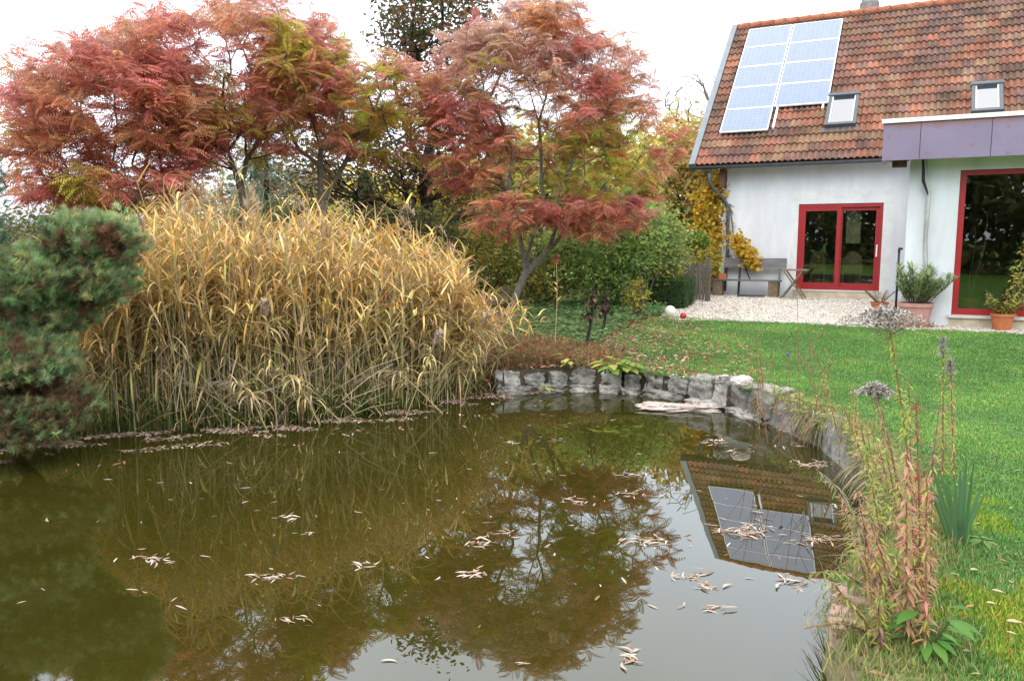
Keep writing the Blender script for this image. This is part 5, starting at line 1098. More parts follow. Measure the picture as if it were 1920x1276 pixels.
# ------------------------------------------------------------------ pine on the left
NEED = []
def burst(n=46, L_=1.0, spread=1.25):
    V = []; F = []
    for k in range(n):
        a = random.uniform(0,2*pi); c = random.uniform(.05,1)*spread; d = unit(A(1.0, cos(a)*c*1.4, sin(a)*c*1.4)); b0 = A(random.uniform(-.5,.45),0,0); s = unit(np.cross(d, A(random.random(),1,.3)))*.030; l = L_*random.uniform(.6,1); b = len(V); V += [b0-s, b0+s, b0+d*l]; F.append((b,b+1,b+2))
    return np.array(V), F
BUR = burst(46)
def pine(lab, b, pxl, Y, n, cols, seed=0):
    cs = [crownpx(cx, cy, rx, ry, Y+dy0, dy, w) for (cx, cy, rx, ry, w, dy0, dy) in pxl]; T = np.concatenate([ell(int(n*w), c, r, .55, -1) for (c, r, w, _) in cs]); T = T[T[:, 2] > .12]
    limbs = [[b, b+A(.05,0,.5), b+A(.1,0,1.3)], [b, b+A(.3,-.1,.4), b+A(.7,-.1,.6)], [b, b+A(.2,-.2,.2), b+A(.5,-.4,.25)]]
    nodes, par, kids, R, tips = grow(limbs, T, seg=.16, wob=.02, tipr=.005); root = empty('pine_tree', tuple(b), 0, lab, 'pine tree'); g = Geo(); wood(g, nodes, par, kids, R, rmax=.07); g.build('trunk', 'barkdark', root, smooth=True).location = tuple(-b)
    Pn = nodes[tips]; D = nodes_dir(nodes, par, tips); rep = 7; pos = np.repeat(Pn, rep, 0)+RNG.normal(0,.05,(len(Pn)*rep,3)); D = np.repeat(D, rep, 0)+RNG.normal(0,.5,(len(pos),3))+A(.15,-.25,.35)
    n1 = np.array([nz(q, 3.5) for q in pos]); cl = pick(cols, len(pos), .18); cl = cl*(1+.45*n1[:, None]); br = (n1 < -.38)|(RNG.random(len(pos)) < .07); cl[br] = A(.24,.13,.075)*RNG.uniform(.8,1.3,(br.sum(),1)); lowq = (pos[:, 2] < .75) & (RNG.random(len(pos)) < .45); cl[lowq] = A(.20,.13,.07); g = Geo(); g.scatter(BUR[0], BUR[1], pos, frames(D), RNG.uniform(.06,.095,len(pos)), cl); g.build('needles', 'leaf', root).location = tuple(-b)
b = A(-5.0, 7.75, -.02)
pine('blue green mountain pine at the left edge before the reeds', b, [(175,450,80,42,.6,.1,.3),(45,520,95,42,.7,-.1,.4),(190,525,55,38,.25,.1,.3),(90,585,90,32,.35,.1,.3),(40,675,95,48,.6,-.2,.4),(5,605,50,40,.3,-.2,.3),(60,760,110,36,.5,-.1,.5), (40,800,100,24,.3,-.3,.3)], 7.2, 560, [(.27,.37,.18),(.34,.45,.21),(.20,.29,.13),(.40,.42,.18)])
b = A(-4.75, 6.9, 0.0)
pine('tall blue green conifer cut off by the left edge of the picture', b, [(-85,340,50,150,.6,0,.4),(-85,600,50,170,.5,0,.4)], 6.9, 300, [(.12,.22,.16),(.15,.26,.18)])

# ------------------------------------------------------------------ floating leaves
def wmesh():
    out = []
    for k in range(4):
        V, F = blade_tpl(5, .15, 0); V = V.copy(); V[:, 2] = .10*np.abs(V[:, 1])*4*random.uniform(.4,1.2) + .10*np.sin(V[:, 0]*pi*random.choice((1,-1)))*random.uniform(.1,.6)+.02; V[:, 1] += .12*np.sin(V[:, 0]*pi)*random.uniform(-1,1); V[:, 0] -= .5; out.append((V, F))
    return out
WL_ = wmesh(); lc = [(.30,.19,.12),(.50,.37,.29),(.58,.46,.37),(.42,.27,.19),(.64,.55,.47)]; leafmeshes = []
for V, F in WL_:
    for c in lc:
        g = Geo(); g.add(V, F, c); o = g.build('floating_leaf', 'dryleaf'); leafmeshes.append(o.data); bpy.data.objects.remove(o)
used_protos = 0
def fleaf(x, y, lab, z=.004, s=None):
    o = bpy.data.objects.new('floating_leaf', random.choice(leafmeshes)); COL.objects.link(o); s = s or random.uniform(.038,.10)
    o.location = (x, y, z); o.scale = (s, s*random.uniform(.8,1.3), s); o.rotation_euler = (random.uniform(-.12,.12), random.uniform(-.1,.1), random.gauss(0,.75)+(pi if random.random() < .5 else 0)); tag(o, lab, 'leaf', 'dry leaves floating on the pond')
rafts = [(290,1048,12,36,10,'dry leaf in the long floating clump left of the pond middle'),(508,1080,11,45,7,'dry leaf in the narrow floating row below the pond middle'),(543,970,6,18,9,'dry leaf in the small clump above the narrow row'),(681,1060,5,15,9,'dry leaf in the tight pale clump below the pond middle'),
 (583,1000,2,8,4,'dry leaf just right of the small clump left of middle'),(900,1017,13,24,16,'dry leaf in the branching clump in the middle of the pond'),(947,1000,6,18,7,'dry leaf right of the branching middle clump'),(888,1076,9,32,9,'dry leaf in the short row below the branching middle clump'),
 (550,1160,6,34,8,'dry leaf in the loose group near the bottom left'),(977,1244,2,6,6,'dry leaf floating near the bottom middle'),(1180,1232,8,14,16,'dry leaf in the clump at the bottom right of the tree reflection'),(1390,998,36,52,13,'dry leaf in the large clump over the reflected solar panels'),
 (1525,1013,20,34,8,'dry leaf in the clump beside the reflected skylight'),(1228,1016,18,44,12,'dry leaf in the clump left of the reflected roof'),(1295,1078,9,32,9,'dry leaf below the clump left of the reflected roof'),(1330,1101,7,24,5,'dry leaf in the short row under the reflected roof edge'),
 (1335,1141,6,28,6,'dry leaf floating alone in the reflected sky'),(1482,1095,9,28,12,'dry leaf at the ridge of the reflected roof'),(1530,870,24,34,8,'dry leaf in the clump near the right bank'),(1340,828,14,26,8,'dry leaf in the clump beyond the reflected eave'),(1195,888,12,40,6,'dry leaf in the upper row over the reflected sumac'),
 (1190,928,9,30,7,'dry leaf in the second row over the reflected sumac'),(1075,940,8,28,6,'dry leaf over the reflected sumac limbs'),(1385,845,6,30,5,'dry leaf behind the reflected eave'),(1590,960,7,40,14,'dry leaf close to the overgrown right bank'),(1500,835,7,30,7,'dry leaf below the grey bank wall'),(960,830,6,18,4,'dry leaf in the far middle of the pond'),(1032,826,5,22,4,'dry leaf right of the far middle of the pond')]
cnt = 0
for (px, py, n, rx, ry, lab) in rafts:
    for k in range(n):
        q = atz(px+random.gauss(0, rx*.55), py+random.gauss(0, ry*.5), 0)
        if pip(np.array([q[0]]), np.array([q[1]]), pond)[0]: fleaf(q[0], q[1], lab, .003+.0025*(k % 5)); cnt += 1
for (px, py) in [(320,937),(460,915),(515,942),(460,942),(857,935),(820,1085),(672,960),(600,1135),(340,1140),(730,1240),(1120,1122),(1405,1085),(1120,800),(1150,788),(870,800),(1000,870),(1240,815),(880,880),(760,870),(680,850),(560,918),(430,868),(145,872),(90,975),(300,905),(1460,905),(1310,920),(1550,905),(1500,930),(1110,1000),(1070,985),(1475,1075),(40,1130),(812,850),(280,900),(1420,960)]:
    q = atz(px, py, 0); fleaf(q[0], q[1], 'single dry leaf floating apart from the clumps')
# belt of leaves along the far shore
g = Geo(); n = 3800; P = []
while len(P) < n:
    x_ = random.uniform(-40,1480); i = int(np.clip(np.searchsorted(sp_px[:16], x_)-1, 0, 14)); t = (x_-sp_px[i])/(sp_px[i+1]-sp_px[i]); s = shore[i]+(shore[i+1]-shore[i])*t
    wd = .62+.5*noise.noise(Vector((s[0]*1.3, 0, 2))) if x_ < 1000 else .13+.10*noise.noise(Vector((s[0]*2, 0, 2)))
    if 870 < x_ < 1020: wd += .35
    if x_ > 1100 and random.random() < .6: continue
    o_ = abs(random.gauss(0, wd*.6)); y = s[1]+.05-o_
    if noise.noise(Vector((s[0]*2.2, y*4.5, 0))) < -.02+.25*(o_ > .3): continue
    P.append((s[0], y, .003+random.random()*.012))
P = np.array(P); flat_leaves(g, P, RNG.uniform(.045,.09,n), [(.36,.25,.19),(.46,.34,.27),(.26,.16,.10),(.54,.44,.37),(.20,.13,.08)], tilt=.12)
P = []
for (px, py, m_, rx, ry, lab) in rafts:
    for k in range(int(m_*1.3)):
        q = atz(px+random.gauss(0, rx*.6), py+random.gauss(0, ry*.55), 0); P.append((q[0], q[1], .003+.001*(k % 6)))
for k in range(90):
    q = atz(random.uniform(60,1500), random.uniform(780,1180)-random.random()*150, 0); P.append((q[0], q[1], .003))
P = np.array(P); P = P[pip(P[:, 0], P[:, 1], pond)]; flat_leaves(g, P, RNG.uniform(.045,.09,len(P)), [(.42,.30,.22),(.52,.40,.31),(.30,.19,.12),(.60,.50,.42)], tilt=.12, tpl=blade_tpl(4,.15,.08))
q = atz(1272, 762, .03); P = np.c_[q[0]+RNG.normal(0,.24,90), q[1]+RNG.normal(0,.08,90), np.full(90,.062)]; flat_leaves(g, P, RNG.uniform(.04,.08,90), [(.50,.32,.25),(.60,.45,.38),(.36,.2,.14)], tilt=.15)
tag(g.build('leaf_litter', 'dryleaf'), 'belt of dry leaves drifting along the far shore of the pond', 'leaves', kind='stuff')

# ------------------------------------------------------------------ bank plants
def herb(lab, base, top, nl, ll, cols, head=None, tplw=.2, lean=(0,0,0), droop=.5, group=None, name='goldenrod', cat='plant', t0=.1, r=.005, stemc='redstem', w=None, hw=(.16,.14), branches=0, ncol=None):
    base = A(*base); top = A(*top); root = empty(name, tuple(base), 0, lab, cat, group); P = np.array([(top-base)*t + A(*lean)*sin(pi*t)*.5 for t in np.linspace(0,1,8)]); g = Geo(); g.tube(P, np.linspace(r, r*.5, 8), 5)
    tipsb = []
    for k in range(branches):
        t = random.uniform(.35,.9); i_ = int(t*7); p = P[i_]; a = random.uniform(0,2*pi); L_ = random.uniform(.12,.30)*np.linalg.norm(top-base); d = unit(A(cos(a)*.6, sin(a)*.6, .8)); g.tube([p, p+d*L_*.5, p+d*L_+A(0,0,.02)], [r*.6, r*.5, r*.3], 4); tipsb.append(p+d*L_)
    g.build('stem', stemc, root)
    if nl:
        t = RNG.uniform(t0,.97,nl); i_ = np.minimum(6, (t*7).astype(int)); pos = P[i_]+(P[i_+1]-P[i_])*(t*7-i_)[:, None]; nl = int(nl*1.6); ll = (ll[0]*.75, ll[1]*.75); droop *= .6; t = RNG.uniform(t0,.97,nl); i_ = np.minimum(6, (t*7).astype(int)); pos = P[i_]+(P[i_+1]-P[i_])*(t*7-i_)[:, None]; a = np.arange(nl)*2.4+RNG.normal(0,.3,nl); D = np.stack([np.cos(a), np.sin(a), RNG.normal(.15-droop*.8,.3,nl)], -1); L_ = RNG.uniform(*ll, nl)*(1.15-.5*t)
        c = pick(cols, nl, .15, w)
        if ncol is not None: c = np.where((t > .6)[:, None], pick(ncol, nl, .12), c)
        g = Geo(); g.scatter(*blade_tpl(5, tplw, droop), pos, frames(D), L_, c)
        if len(tipsb) and head is None:
            tb_ = np.repeat(np.array(tipsb), 6, 0); g.scatter(LV, LF, tb_+RNG.normal(0,.006,tb_.shape), frames(rdir(len(tb_))), RNG.uniform(.008,.016,len(tb_)), pick([(.30,.22,.15),(.22,.15,.10)], len(tb_), .1))  # small brown seed clusters at the branch tips, kept in the leaves mesh
        g.build('leaves', 'leaf', root)
    if head == 'plume':
        g = Geo(); pos = []; D = []
        for k in range(26):
            a = k*2.4; t = k/26; L_ = hw[0]*(1.15-.8*t); d = A(cos(a), sin(a), .35); p0 = P[-1]+A(0,0,-hw[1]*.75*(1-t)); 
            g.tube([p0, p0+d*L_*.5+A(0,0,.02), p0+d*L_-A(0,0,.02)], .0015, 3, C=(.35,.28,.2))
            for s in np.linspace(.15,1,26): q = p0+d*L_*s+A(0,0,.04*sin(pi*s)-.02*s); pos += [q+RNG.normal(0,.003,3), q+RNG.normal(0,.003,3)]
        pos = np.array(pos); m = len(pos); g.scatter(*blade_tpl(2,.5,.2), pos, frames(rdir(m,-.2,1)), RNG.uniform(.013,.026,m), pick([(.36,.33,.30),(.46,.43,.40),(.27,.23,.20)], m, .12)); g.build('seed_head', 'dryleaf', root)
    elif head == 'spike':
        g = Geo(); m = 520; t = RNG.random(m); pos = P[-1]+np.stack([RNG.normal(0,.017,m)*(1.3-t*.8), RNG.normal(0,.017,m)*(1.3-t*.8), -hw[1]*(1-t)], -1); g.scatter(*blade_tpl(2,.5,.2), pos, frames(rdir(m,-.2,1)), RNG.uniform(.009,.02,m), pick([(.36,.34,.33),(.46,.44,.43),(.26,.23,.21)], m, .12)); g.build('seed_head', 'dryleaf', root)
    elif head == 'blue':
        g = Geo(); q = P[-1]; m = 26; g.scatter(LV, LF, np.repeat(q[None], m, 0), frames(rdir(m,-.3,1)), np.full(m,.028), pick([(.14,.16,.45),(.22,.22,.52)], m, .1)); g.build('flower', 'leaf', root)
    return root
def G3(px, py): q = atz(px, py, .32); q[2] = gz(q[0], q[1]); return q
def T3(px, py, b, dy=0): return atY(px, py, b[1]+dy)
YEL = [(.46,.44,.10),(.52,.42,.10),(.34,.38,.09)]; PNK = [(.60,.28,.20),(.64,.36,.24),(.52,.38,.18),(.48,.20,.15)]; BRN = [(.38,.26,.17),(.46,.32,.21),(.30,.19,.13)]; GN = [(.20,.34,.08),(.28,.40,.12),(.36,.42,.13)]
gr = 'goldenrod stems on the right bank'
b = G3(1722,1120); herb('tallest goldenrod with wide drooping grey plume, yellow upper leaves', b, T3(1664,592,b), 120, (.06,.10), PNK+GN, 'plume', lean=(.05,0,0), group=gr, ncol=YEL, hw=(.21,.15), r=.0055)
b = G3(1768,905); herb('goldenrod with upright grey spike and dense yellow leaves', b, T3(1769,632,b), 120, (.05,.09), BRN+YEL, 'spike', group=gr, ncol=YEL, hw=(.1,.13), r=.006)
b = G3(1790,900); herb('shorter goldenrod with small grey spike just right of the tall spike', b, T3(1782,672,b), 110, (.05,.09), YEL+PNK, 'spike', group=gr, hw=(.1,.11))
b = G3(1690,960); herb('goldenrod with grey plume leaning left over the bank wall', b, T3(1642,730,b), 90, (.05,.08), YEL+GN+BRN, 'plume', lean=(.04,0,0), group=gr, hw=(.13,.10))
b = G3(1712,1000); herb('leafy green topped goldenrod without plume beside the iris', b, T3(1704,708,b), 130, (.05,.09), PNK+GN, None, group=gr, ncol=GN+YEL)
b = G3(1730,1180); herb('tall brown stem with red lobed leaves in front of the iris', b, T3(1718,740,b), 80, (.05,.09), [(.42,.10,.07),(.36,.16,.10),(.24,.12,.08)], None, group=gr, droop=.9)
b = G3(1700,1210); herb('pink leaved goldenrod, the pinkest stem on the near bank', b, T3(1700,850,b), 100, (.05,.10), [(.62,.30,.22),(.66,.38,.28),(.55,.34,.18),(.40,.34,.14)], None, group=gr, droop=.65, tplw=.26)
b = G3(1735,1225); herb('pink and yellow leaved stem right of the pinkest stem', b, T3(1738,880,b), 80, (.05,.09), PNK+YEL, None, group=gr, droop=.6)
b = G3(1660,1120); herb('drooping grey leaved stem leaning far over the water', b, T3(1530,880,b,-.1), 60, (.05,.09), [(.33,.30,.22),(.38,.32,.24),(.28,.32,.14)], None, lean=(.0,0,.25), group=gr, droop=1.0)
b = G3(1640,1110); herb('yellow green leaved sprig leaning over the reflected roof', b, T3(1520,1075,b,-.1), 30, (.06,.10), [(.38,.46,.12),(.26,.38,.12)], None, lean=(0,0,.12), group=gr, droop=.7, tplw=.3)
b = G3(1655,1190); herb('dark comb like stem with small spiky leaves pointing left', b, T3(1508,1178,b,-.1), 60, (.03,.05), [(.16,.13,.07),(.20,.18,.08)], None, lean=(0,0,.10), group=gr, droop=.1)
b = G3(1655,870); herb('reddish dense bushy stem behind the pink one at the wall top', b, T3(1640,820,b), 0, (.05,.08), PNK, None, group=gr)
nb = ['hanging over the brick edging','at the very foot of the pinkest stem','between the iris and the pond wall','left of the leafy bright green plant','behind the comb like dark stem','nearest to the bottom edge of the picture','where the wall meets the bricks','under the drooping grey leaved stem','just left of the iris foot','beside the reflected ridge of the roof','leaning on the red leaved brown stem','in the thick of the near bank tangle','right of the pinkest stem','above the brick edging','close behind the bright green plant','leaning furthest over the water','between the two pink stems','at the near end of the mossy wall','below the yellow green sprig','upright among the bank tangle','short one at the wall edge','tallest of the low bank stems','beside the small green rosette','in front of the tallest goldenrod']
nb = nb + ['over the third edging brick','over the nearest edging brick','touching the water with its tip','with the reddest foliage of the low stems','between the iris and the pinkest stem','close to the small plumed goldenrod','below the reflected skylight','on the bank above the clump by the right bank','sprawling over the mossy wall','in the gap behind the red lobed stem','half hidden by the pinkest stem','at the lawn side of the tangle','bending towards the iris','low before the drooping grey leaved stem']
for k in range(28):
    px = 1650+random.uniform(-45,100); py = random.uniform(930,1235); b = G3(max(px, 1652), py); dx = random.uniform(-70,30)
    herb(['reddish stubby stem ','brown leafy stem ','green leafy stem '][k%3]+nb[k], b, T3(px+dx, py-random.uniform(80,230), b), 60, (.045,.09), [BRN+PNK, BRN+YEL, GN+YEL][k%3], None, lean=(0,0,.03), group='low stems crowding the near bank', name='bank_plant', droop=.7)
wn = ['nearest to the dry stems','second from the dry stems','third from the dry stems','over the grey face of the wall','at the first bend of the wall','left of the grey plume leaning over the wall','under the grey plume','over the leaf clump near the right bank','beside the small plumed goldenrod','at the sharp bend of the wall','before the upright grey spike','just beyond the iris','behind the iris leaves','left of the tallest goldenrod','furthest left hanging to the water','lowest on the wall top','tallest of the wall top stems','between plume and spike','at the lawn side of the wall','near the red lobed stem']
for k0 in range(20):
    k = k0*.6-2*(k0 % 3 == 0); px = 1530+k*14+random.uniform(-8,8); py = 790+k*17+random.uniform(-15,15); b = G3(px+38, py); 
    k = k0; herb(['yellow green bushy stem on the pond wall ','reddish bushy stem on the pond wall '][k%2]+wn[k], b, T3(px+random.uniform(5,50), py-random.uniform(50,110), b), 60, (.04,.07), [YEL+GN, PNK+YEL][k%2], None, group='bushy stems on the pond wall', name='wall_plant', droop=.5)
# dry brown stems further back
dry = [(1475,772,1410,600),(1488,775,1445,640),(1500,770,1478,665),(1512,775,1495,560),(1520,778,1520,640),(1530,770,1543,650),(1545,772,1555,650),(1440,745,1400,620),(1465,765,1425,612),(1535,775,1512,600)]
for k, (bx, by, tx, ty) in enumerate(dry):
    b = G3(bx, by); herb('thin dry branching stem above the grey wall end, '+['leaning far left','tall and slightly left leaning','','tallest of all, nearly upright','short and upright in the middle','right of the middle one','rightmost of the tuft','leftmost at the wall corner','second from the left corner','crossing the tallest one'][k] if k != 2 else 'dry stem tipped with a small blue flower', b, T3(tx, ty, b), 26, (.02,.04), BRN+[(.45,.33,.10)], 'blue' if k == 2 else None, group='dry stems above the grey wall end', name='dry_plant', r=.0045, branches=6 if k != 2 else 0, lean=(random.uniform(-.05,.05),0,0))
b = G3(1430,760); herb('pale orange leaved slanting stem left of the dry brown stems', b, T3(1420,650,b), 60, (.04,.07), [(.50,.34,.14),(.46,.26,.12)], None, name='orange_plant', lean=(.04,0,0))
# iris
b = G3(1796,1012); root = empty('iris_plant', tuple(b), 0, 'clump of upright sword shaped green iris leaves on the bank edge', 'plant'); 
for (tx, ty, w_, c) in ((1745,868,.022,(.08,.17,.06)),(1762,880,.024,(.09,.19,.08)),(1733,905,.020,(.10,.19,.07)),(1812,862,.022,(.09,.18,.08)),(1826,868,.024,(.07,.16,.06)),(1790,895,.024,(.10,.20,.08)),(1775,890,.022,(.11,.20,.07)),(1842,910,.022,(.09,.19,.08)),(1848,925,.020,(.11,.21,.08)),(1730,885,.018,(.10,.2,.08)),(1800,880,.02,(.08,.17,.08)),(1835,940,.018,(.12,.22,.09)),(1752,920,.018,(.1,.18,.07)),(1815,900,.02,(.12,.22,.09))):
    e_ = T3(tx, ty, b, random.uniform(-.12,.12))-b; g = Geo(); V = []; sd = unit(np.cross(e_, A(random.uniform(-.4,.4),-1,0))); bs = A((tx-1790)*.0006, random.uniform(-.03,.03), 0)
    for t in np.linspace(0,1,8): ww = w_*(1-t**3)*.5+.0008; c0 = bs+(e_-bs)*t+A(0,0,.03*sin(pi*t)); ww *= 1.3; V += [c0-sd*ww, c0+A(0,-.004,0), c0+sd*ww]
    F = []
    for k in range(7): F += [(3*k,3*k+1,3*k+4,3*k+3),(3*k+1,3*k+2,3*k+5,3*k+4)]
    sh_ = np.repeat(np.linspace(1.3,.95,8), 3)[:, None]; g.add(V, F, A(*c)*sh_); g.build('leaf', 'leaf', root)
# broad leaved green plants
def rosette(lab, b, n, ll, cols, zs=(.2,.9), w_=.55, name='leafy_plant', group=None, hgt=.25):
    root = empty(name, tuple(b), 0, lab, 'plant', group); g = Geo(); gs = Geo(); a = RNG.uniform(0,2*pi,n); pos = []; D = []
    for k in range(n):
        d = A(cos(a[k]), sin(a[k]), random.uniform(*zs)); L_ = hgt*random.uniform(.3,1); p = unit(d)*L_*.5+A(0,0,L_*.5); gs.tube([(0,0,0), p*.6, p], .003, 4, C=(.2,.25,.1)); pos.append(p); D.append(d*A(1,1,.2))
    gs.build('stem', 'leaf', root); g.scatter(*blade_tpl(5, w_, .35), np.array(pos), frames(np.array(D)), RNG.uniform(*ll, n), pick(cols, n, .13)); g.build('leaves', 'leaf', root)
rosette('leafy bright green plant low at the bottom right bank', G3(1738,1212), 26, (.07,.13), [(.12,.28,.05),(.18,.34,.08)], hgt=.26, w_=.4)
rosette('small green rosette at the foot of the iris', G3(1842,1012), 12, (.06,.10), [(.12,.24,.06),(.2,.3,.08)], hgt=.05, zs=(.1,.5), w_=.45)
q = atz(1145,700,.30); q[2] = .30
rosette('hosta with broad yellow green leaves above the pond edge stones', q, 26, (.14,.22), [(.34,.46,.10),(.46,.48,.10),(.22,.40,.08)], hgt=.24, w_=.6, name='hosta_plant')
q = atz(1178,700,.30); q[2] = .30; rosette('second green leaved hosta close to the pinkish sprigs', q, 22, (.13,.2), [(.20,.38,.07),(.38,.42,.10)], hgt=.24, w_=.6, name='hosta_plant')
q = atz(1068,692,.30); q[2] = .30; rosette('yellow leaved small hosta left of the dead black stalk', q, 12, (.10,.17), [(.50,.50,.14),(.44,.46,.12)], hgt=.26, w_=.5, name='hosta_plant')
q = atz(1198,712,.18); q[2] = .2; rosette('trailing green sprig growing from the joint of the edging stones', q, 10, (.06,.10), [(.34,.44,.08)], hgt=.10, zs=(-1,.2), w_=.6)
q = atz(1023,728,.1); q[2] = .08; rosette('tiny yellow green sprig low on the left edging stones', q, 8, (.06,.10), [(.42,.48,.08)], hgt=.10, zs=(0,.6), w_=.6)
for (px, py, lab) in ((1158,665,'red leaved sprigs between the hostas and the dead stalk'),(1190,690,'pinkish sprigs right of the hostas'),(1050,680,'reddish sprigs left of the hostas')):
    b = atz(px, py, .36); b[2] = gz(b[0], b[1]); root = empty('red_sprigs', tuple(b), 0, lab, 'plant'); g = Geo(); gs = Geo(); pos = []; 
    for k in range(26):
        a = random.uniform(0,2*pi); e_ = A(cos(a)*.22, sin(a)*.15, random.uniform(.12,.34)); gs.tube([(0,0,0), e_*.5+A(0,0,.03), e_], .0025, 4)
        for t in np.linspace(.3,1,9): pos.append(e_*t)
    gs.build('stem', 'bark', root); pos = np.array(pos); n = len(pos); g.scatter(LV, LF, pos, frames(rdir(n,-.3,.6)), RNG.uniform(.02,.045,n), pick([(.48,.14,.11),(.42,.10,.12),(.50,.24,.13)], n, .15)); g.build('leaves', 'leaf', root)
# dead black stalks
def stalk(lab, bx, by, tx, ty, extra):
    b = atz(bx, by, .40); b[2] = gz(b[0], b[1])-.02; root = empty('dead_stalk', tuple(b), 0, lab, 'plant', 'dead dark stalks beyond the pond stones'); e_ = T3(tx, ty, b)-b; g = Geo(); P = np.array([e_*t+A(.03*sin(t*5), 0, 0) for t in np.linspace(0,1,8)]); g.tube(P, np.linspace(.032,.010,8), 6)
    for (t, dx, dz) in extra: p = P[int(t*7)]; g.tube([p, p+A(dx*.6,.02,dz*.4), p+A(dx,0,dz)], [.010,.008,.005], 5)
    g.build('stem', 'barkdark', root, smooth=True); g = Geo(); n = 70; t = RNG.normal(.62,.10,n).clip(.2,1); pos = e_*t[:, None]+RNG.normal(0,.05,(n,3)); g.scatter(LV, LF, pos, frames(rdir(n,-1,0)), RNG.uniform(.06,.13,n), pick([(.07,.045,.035),(.13,.08,.06),(.05,.03,.03)], n, .15)); g.build('withered_leaves', 'dryleaf', root)
stalk('tall dead black stalk with withered hanging leaves beyond the pond stones', 1094, 650, 1120, 520, [(.5,-.15,.1),(.6,.2,.25),(.8,.1,.2),(.55,-.1,.3)])
stalk('shorter dead stalk right of the tall black one', 1126, 632, 1140, 545, [(.6,.12,.15)])

# ------------------------------------------------------------------ the photographer, standing on the near bank (seen mirrored in the tall window)
def skinfig(name, chains, m, parent, sub=2):
    me = bpy.data.meshes.new(name); V = []; E = []; Rr = []
    for ch in chains:
        prev = None
        for (p, r) in ch:
            hit = next((i for i, v in enumerate(V) if np.linalg.norm(v-A(*p)) < 1e-4), None)
            if hit is None: V.append(A(*p)); Rr.append(r); hit = len(V)-1
            if prev is not None: E.append((prev, hit))
            prev = hit
    me.from_pydata([tuple(v) for v in V], E, []); o = bpy.data.objects.new(name, me); COL.objects.link(o); o.parent = parent
    o.modifiers.new('skin', 'SKIN'); sk = me.skin_vertices[0].data
    for i, r in enumerate(Rr): sk[i].radius = r if isinstance(r, tuple) else (r, r); sk[i].use_root = (i == 0)
    sb = o.modifiers.new('sub', 'SUBSURF'); sb.levels = sub; sb.render_levels = sub
    me.materials.append(M[m]); return o
pr = empty('person', (0.02, -.42, gz(0, -.42)), 0, 'person in dark jacket and blue jeans holding a camera, mirrored in the tall window', 'person')
zb = CAMH-1.58-gz(0,-.42)
def S_(x, y, z): return (x, y, z+zb)
skinfig('body', [[(S_(0,0,.98),(.12,.09)),(S_(0,0,1.15),(.12,.085)),(S_(0,.0,1.35),(.15,.10)),(S_(0,0,1.46),(.08,.07)),(S_(0,.02,1.53),.055),(S_(0,.03,1.60),(.075,.09)),(S_(0,.03,1.69),(.07,.085))],
   [(S_(0,0,.98),(.12,.09)),(S_(.09,0,.86),.075),(S_(.13,.02,.50),.06),(S_(.14,0,.10),.042),(S_(.14,.02,.04),.045),(S_(.15,.17,.03),.035)],
   [(S_(0,0,.98),(.12,.09)),(S_(-.09,0,.86),.075),(S_(-.13,.02,.50),.06),(S_(-.14,0,.10),.042),(S_(-.14,.02,.04),.045),(S_(-.15,.17,.03),.035)],
   [(S_(0,.0,1.35),(.15,.10)),(S_(.19,0,1.40),.055),(S_(.27,.06,1.17),.042),(S_(.10,.27,1.40),.032),(S_(.07,.30,1.44),.03)],
   [(S_(0,.0,1.35),(.15,.10)),(S_(-.19,0,1.40),.055),(S_(-.27,.06,1.17),.042),(S_(-.10,.27,1.40),.032),(S_(-.07,.30,1.44),.03)]], 'skin', pr)
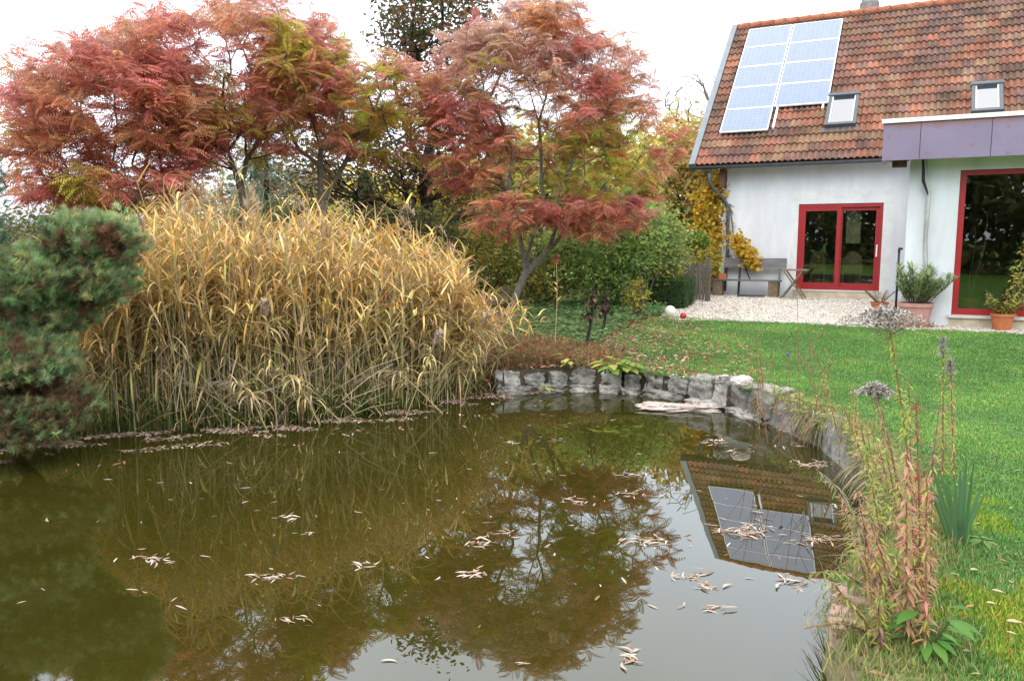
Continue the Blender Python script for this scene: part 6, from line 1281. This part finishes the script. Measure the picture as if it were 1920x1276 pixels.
skinfig('jacket', [[(S_(0,0,.86),(.185,.14)),(S_(0,0,.98),(.17,.13)),(S_(0,0,1.15),(.165,.125)),(S_(0,.0,1.35),(.19,.13)),(S_(0,0,1.45),(.10,.09))],
   [(S_(0,.0,1.35),(.19,.13)),(S_(.20,0,1.40),.075),(S_(.28,.06,1.16),.06),(S_(.13,.24,1.37),.048)],
   [(S_(0,.0,1.35),(.19,.13)),(S_(-.20,0,1.40),.075),(S_(-.28,.06,1.16),.06),(S_(-.13,.24,1.37),.048)]], 'jacket', pr)
for s_ in (-1, 1): skinfig('jeans', [[(S_(s_*.06,0,1.02),(.115,.12)),(S_(s_*.09,0,.84),(.105,.11)),(S_(s_*.125,.02,.50),.078),(S_(s_*.14,.005,.20),.066),(S_(s_*.14,0,.08),.066)]], 'jeans', pr)
for s_ in (-1, 1): skinfig('shoe', [[(S_(s_*.14,-.05,.045),.05),(S_(s_*.142,.06,.045),.052),(S_(s_*.15,.18,.035),.04)]], 'black', pr)
g = Geo(); th = np.linspace(-.9, pi/2, 11); g.lathe([(max(.001,.092*cos(t)), .110*sin(t)) for t in th], 20, c=S_(0,-.012,1.675)); g.build('hair', 'hair', pr, smooth=True)
g = Geo()
for s_ in (-1, 1): g.tube([S_(s_*.072,.02,1.60), S_(s_*.088,.01,1.625), S_(s_*.078,.02,1.65)], [.008,.012,.008], 6)
g.tube([S_(0,.105,1.645), S_(0,.128,1.605), S_(0,.108,1.595)], [.008,.014,.008], 6); g.tube([S_(-.025,.103,1.565), S_(0,.112,1.563), S_(.025,.103,1.565)], [.004,.007,.004], 6); g.build('face', 'skin', pr, smooth=True)
for s_ in (-1,1):
    g = Geo()
    for k in range(4): g.tube([S_(s_*(.07-.004*k), .30, 1.425+.018*k), S_(s_*(.062-.004*k), .345, 1.428+.019*k), S_(s_*(.045-.004*k), .352, 1.43+.02*k)], [.010,.009,.007], 6)
    g.tube([S_(s_*.07,.30,1.42), S_(s_*.055,.30,1.40), S_(s_*.035,.325,1.405)], [.012,.010,.008], 6); g.build('fingers', 'skin', pr)
cz_ = S_(0,0,1.455)[2]+pr.location[2]; root = empty('hand_camera', (0.02, -.42+.30, cz_), 0, 'small black camera held up by the person mirrored in the tall window', 'camera')
g = Geo(); g.box(-.055,.055,-.02,.02,-.03,.035); g.box(-.02,.02,-.018,.018,.036,.052); g.build('camera_body', 'black', root); g = Geo(); g.tube([(0,.021,0),(0,.06,0)], [.027,.025], 16); g.build('lens', 'zinc', root, smooth=True)
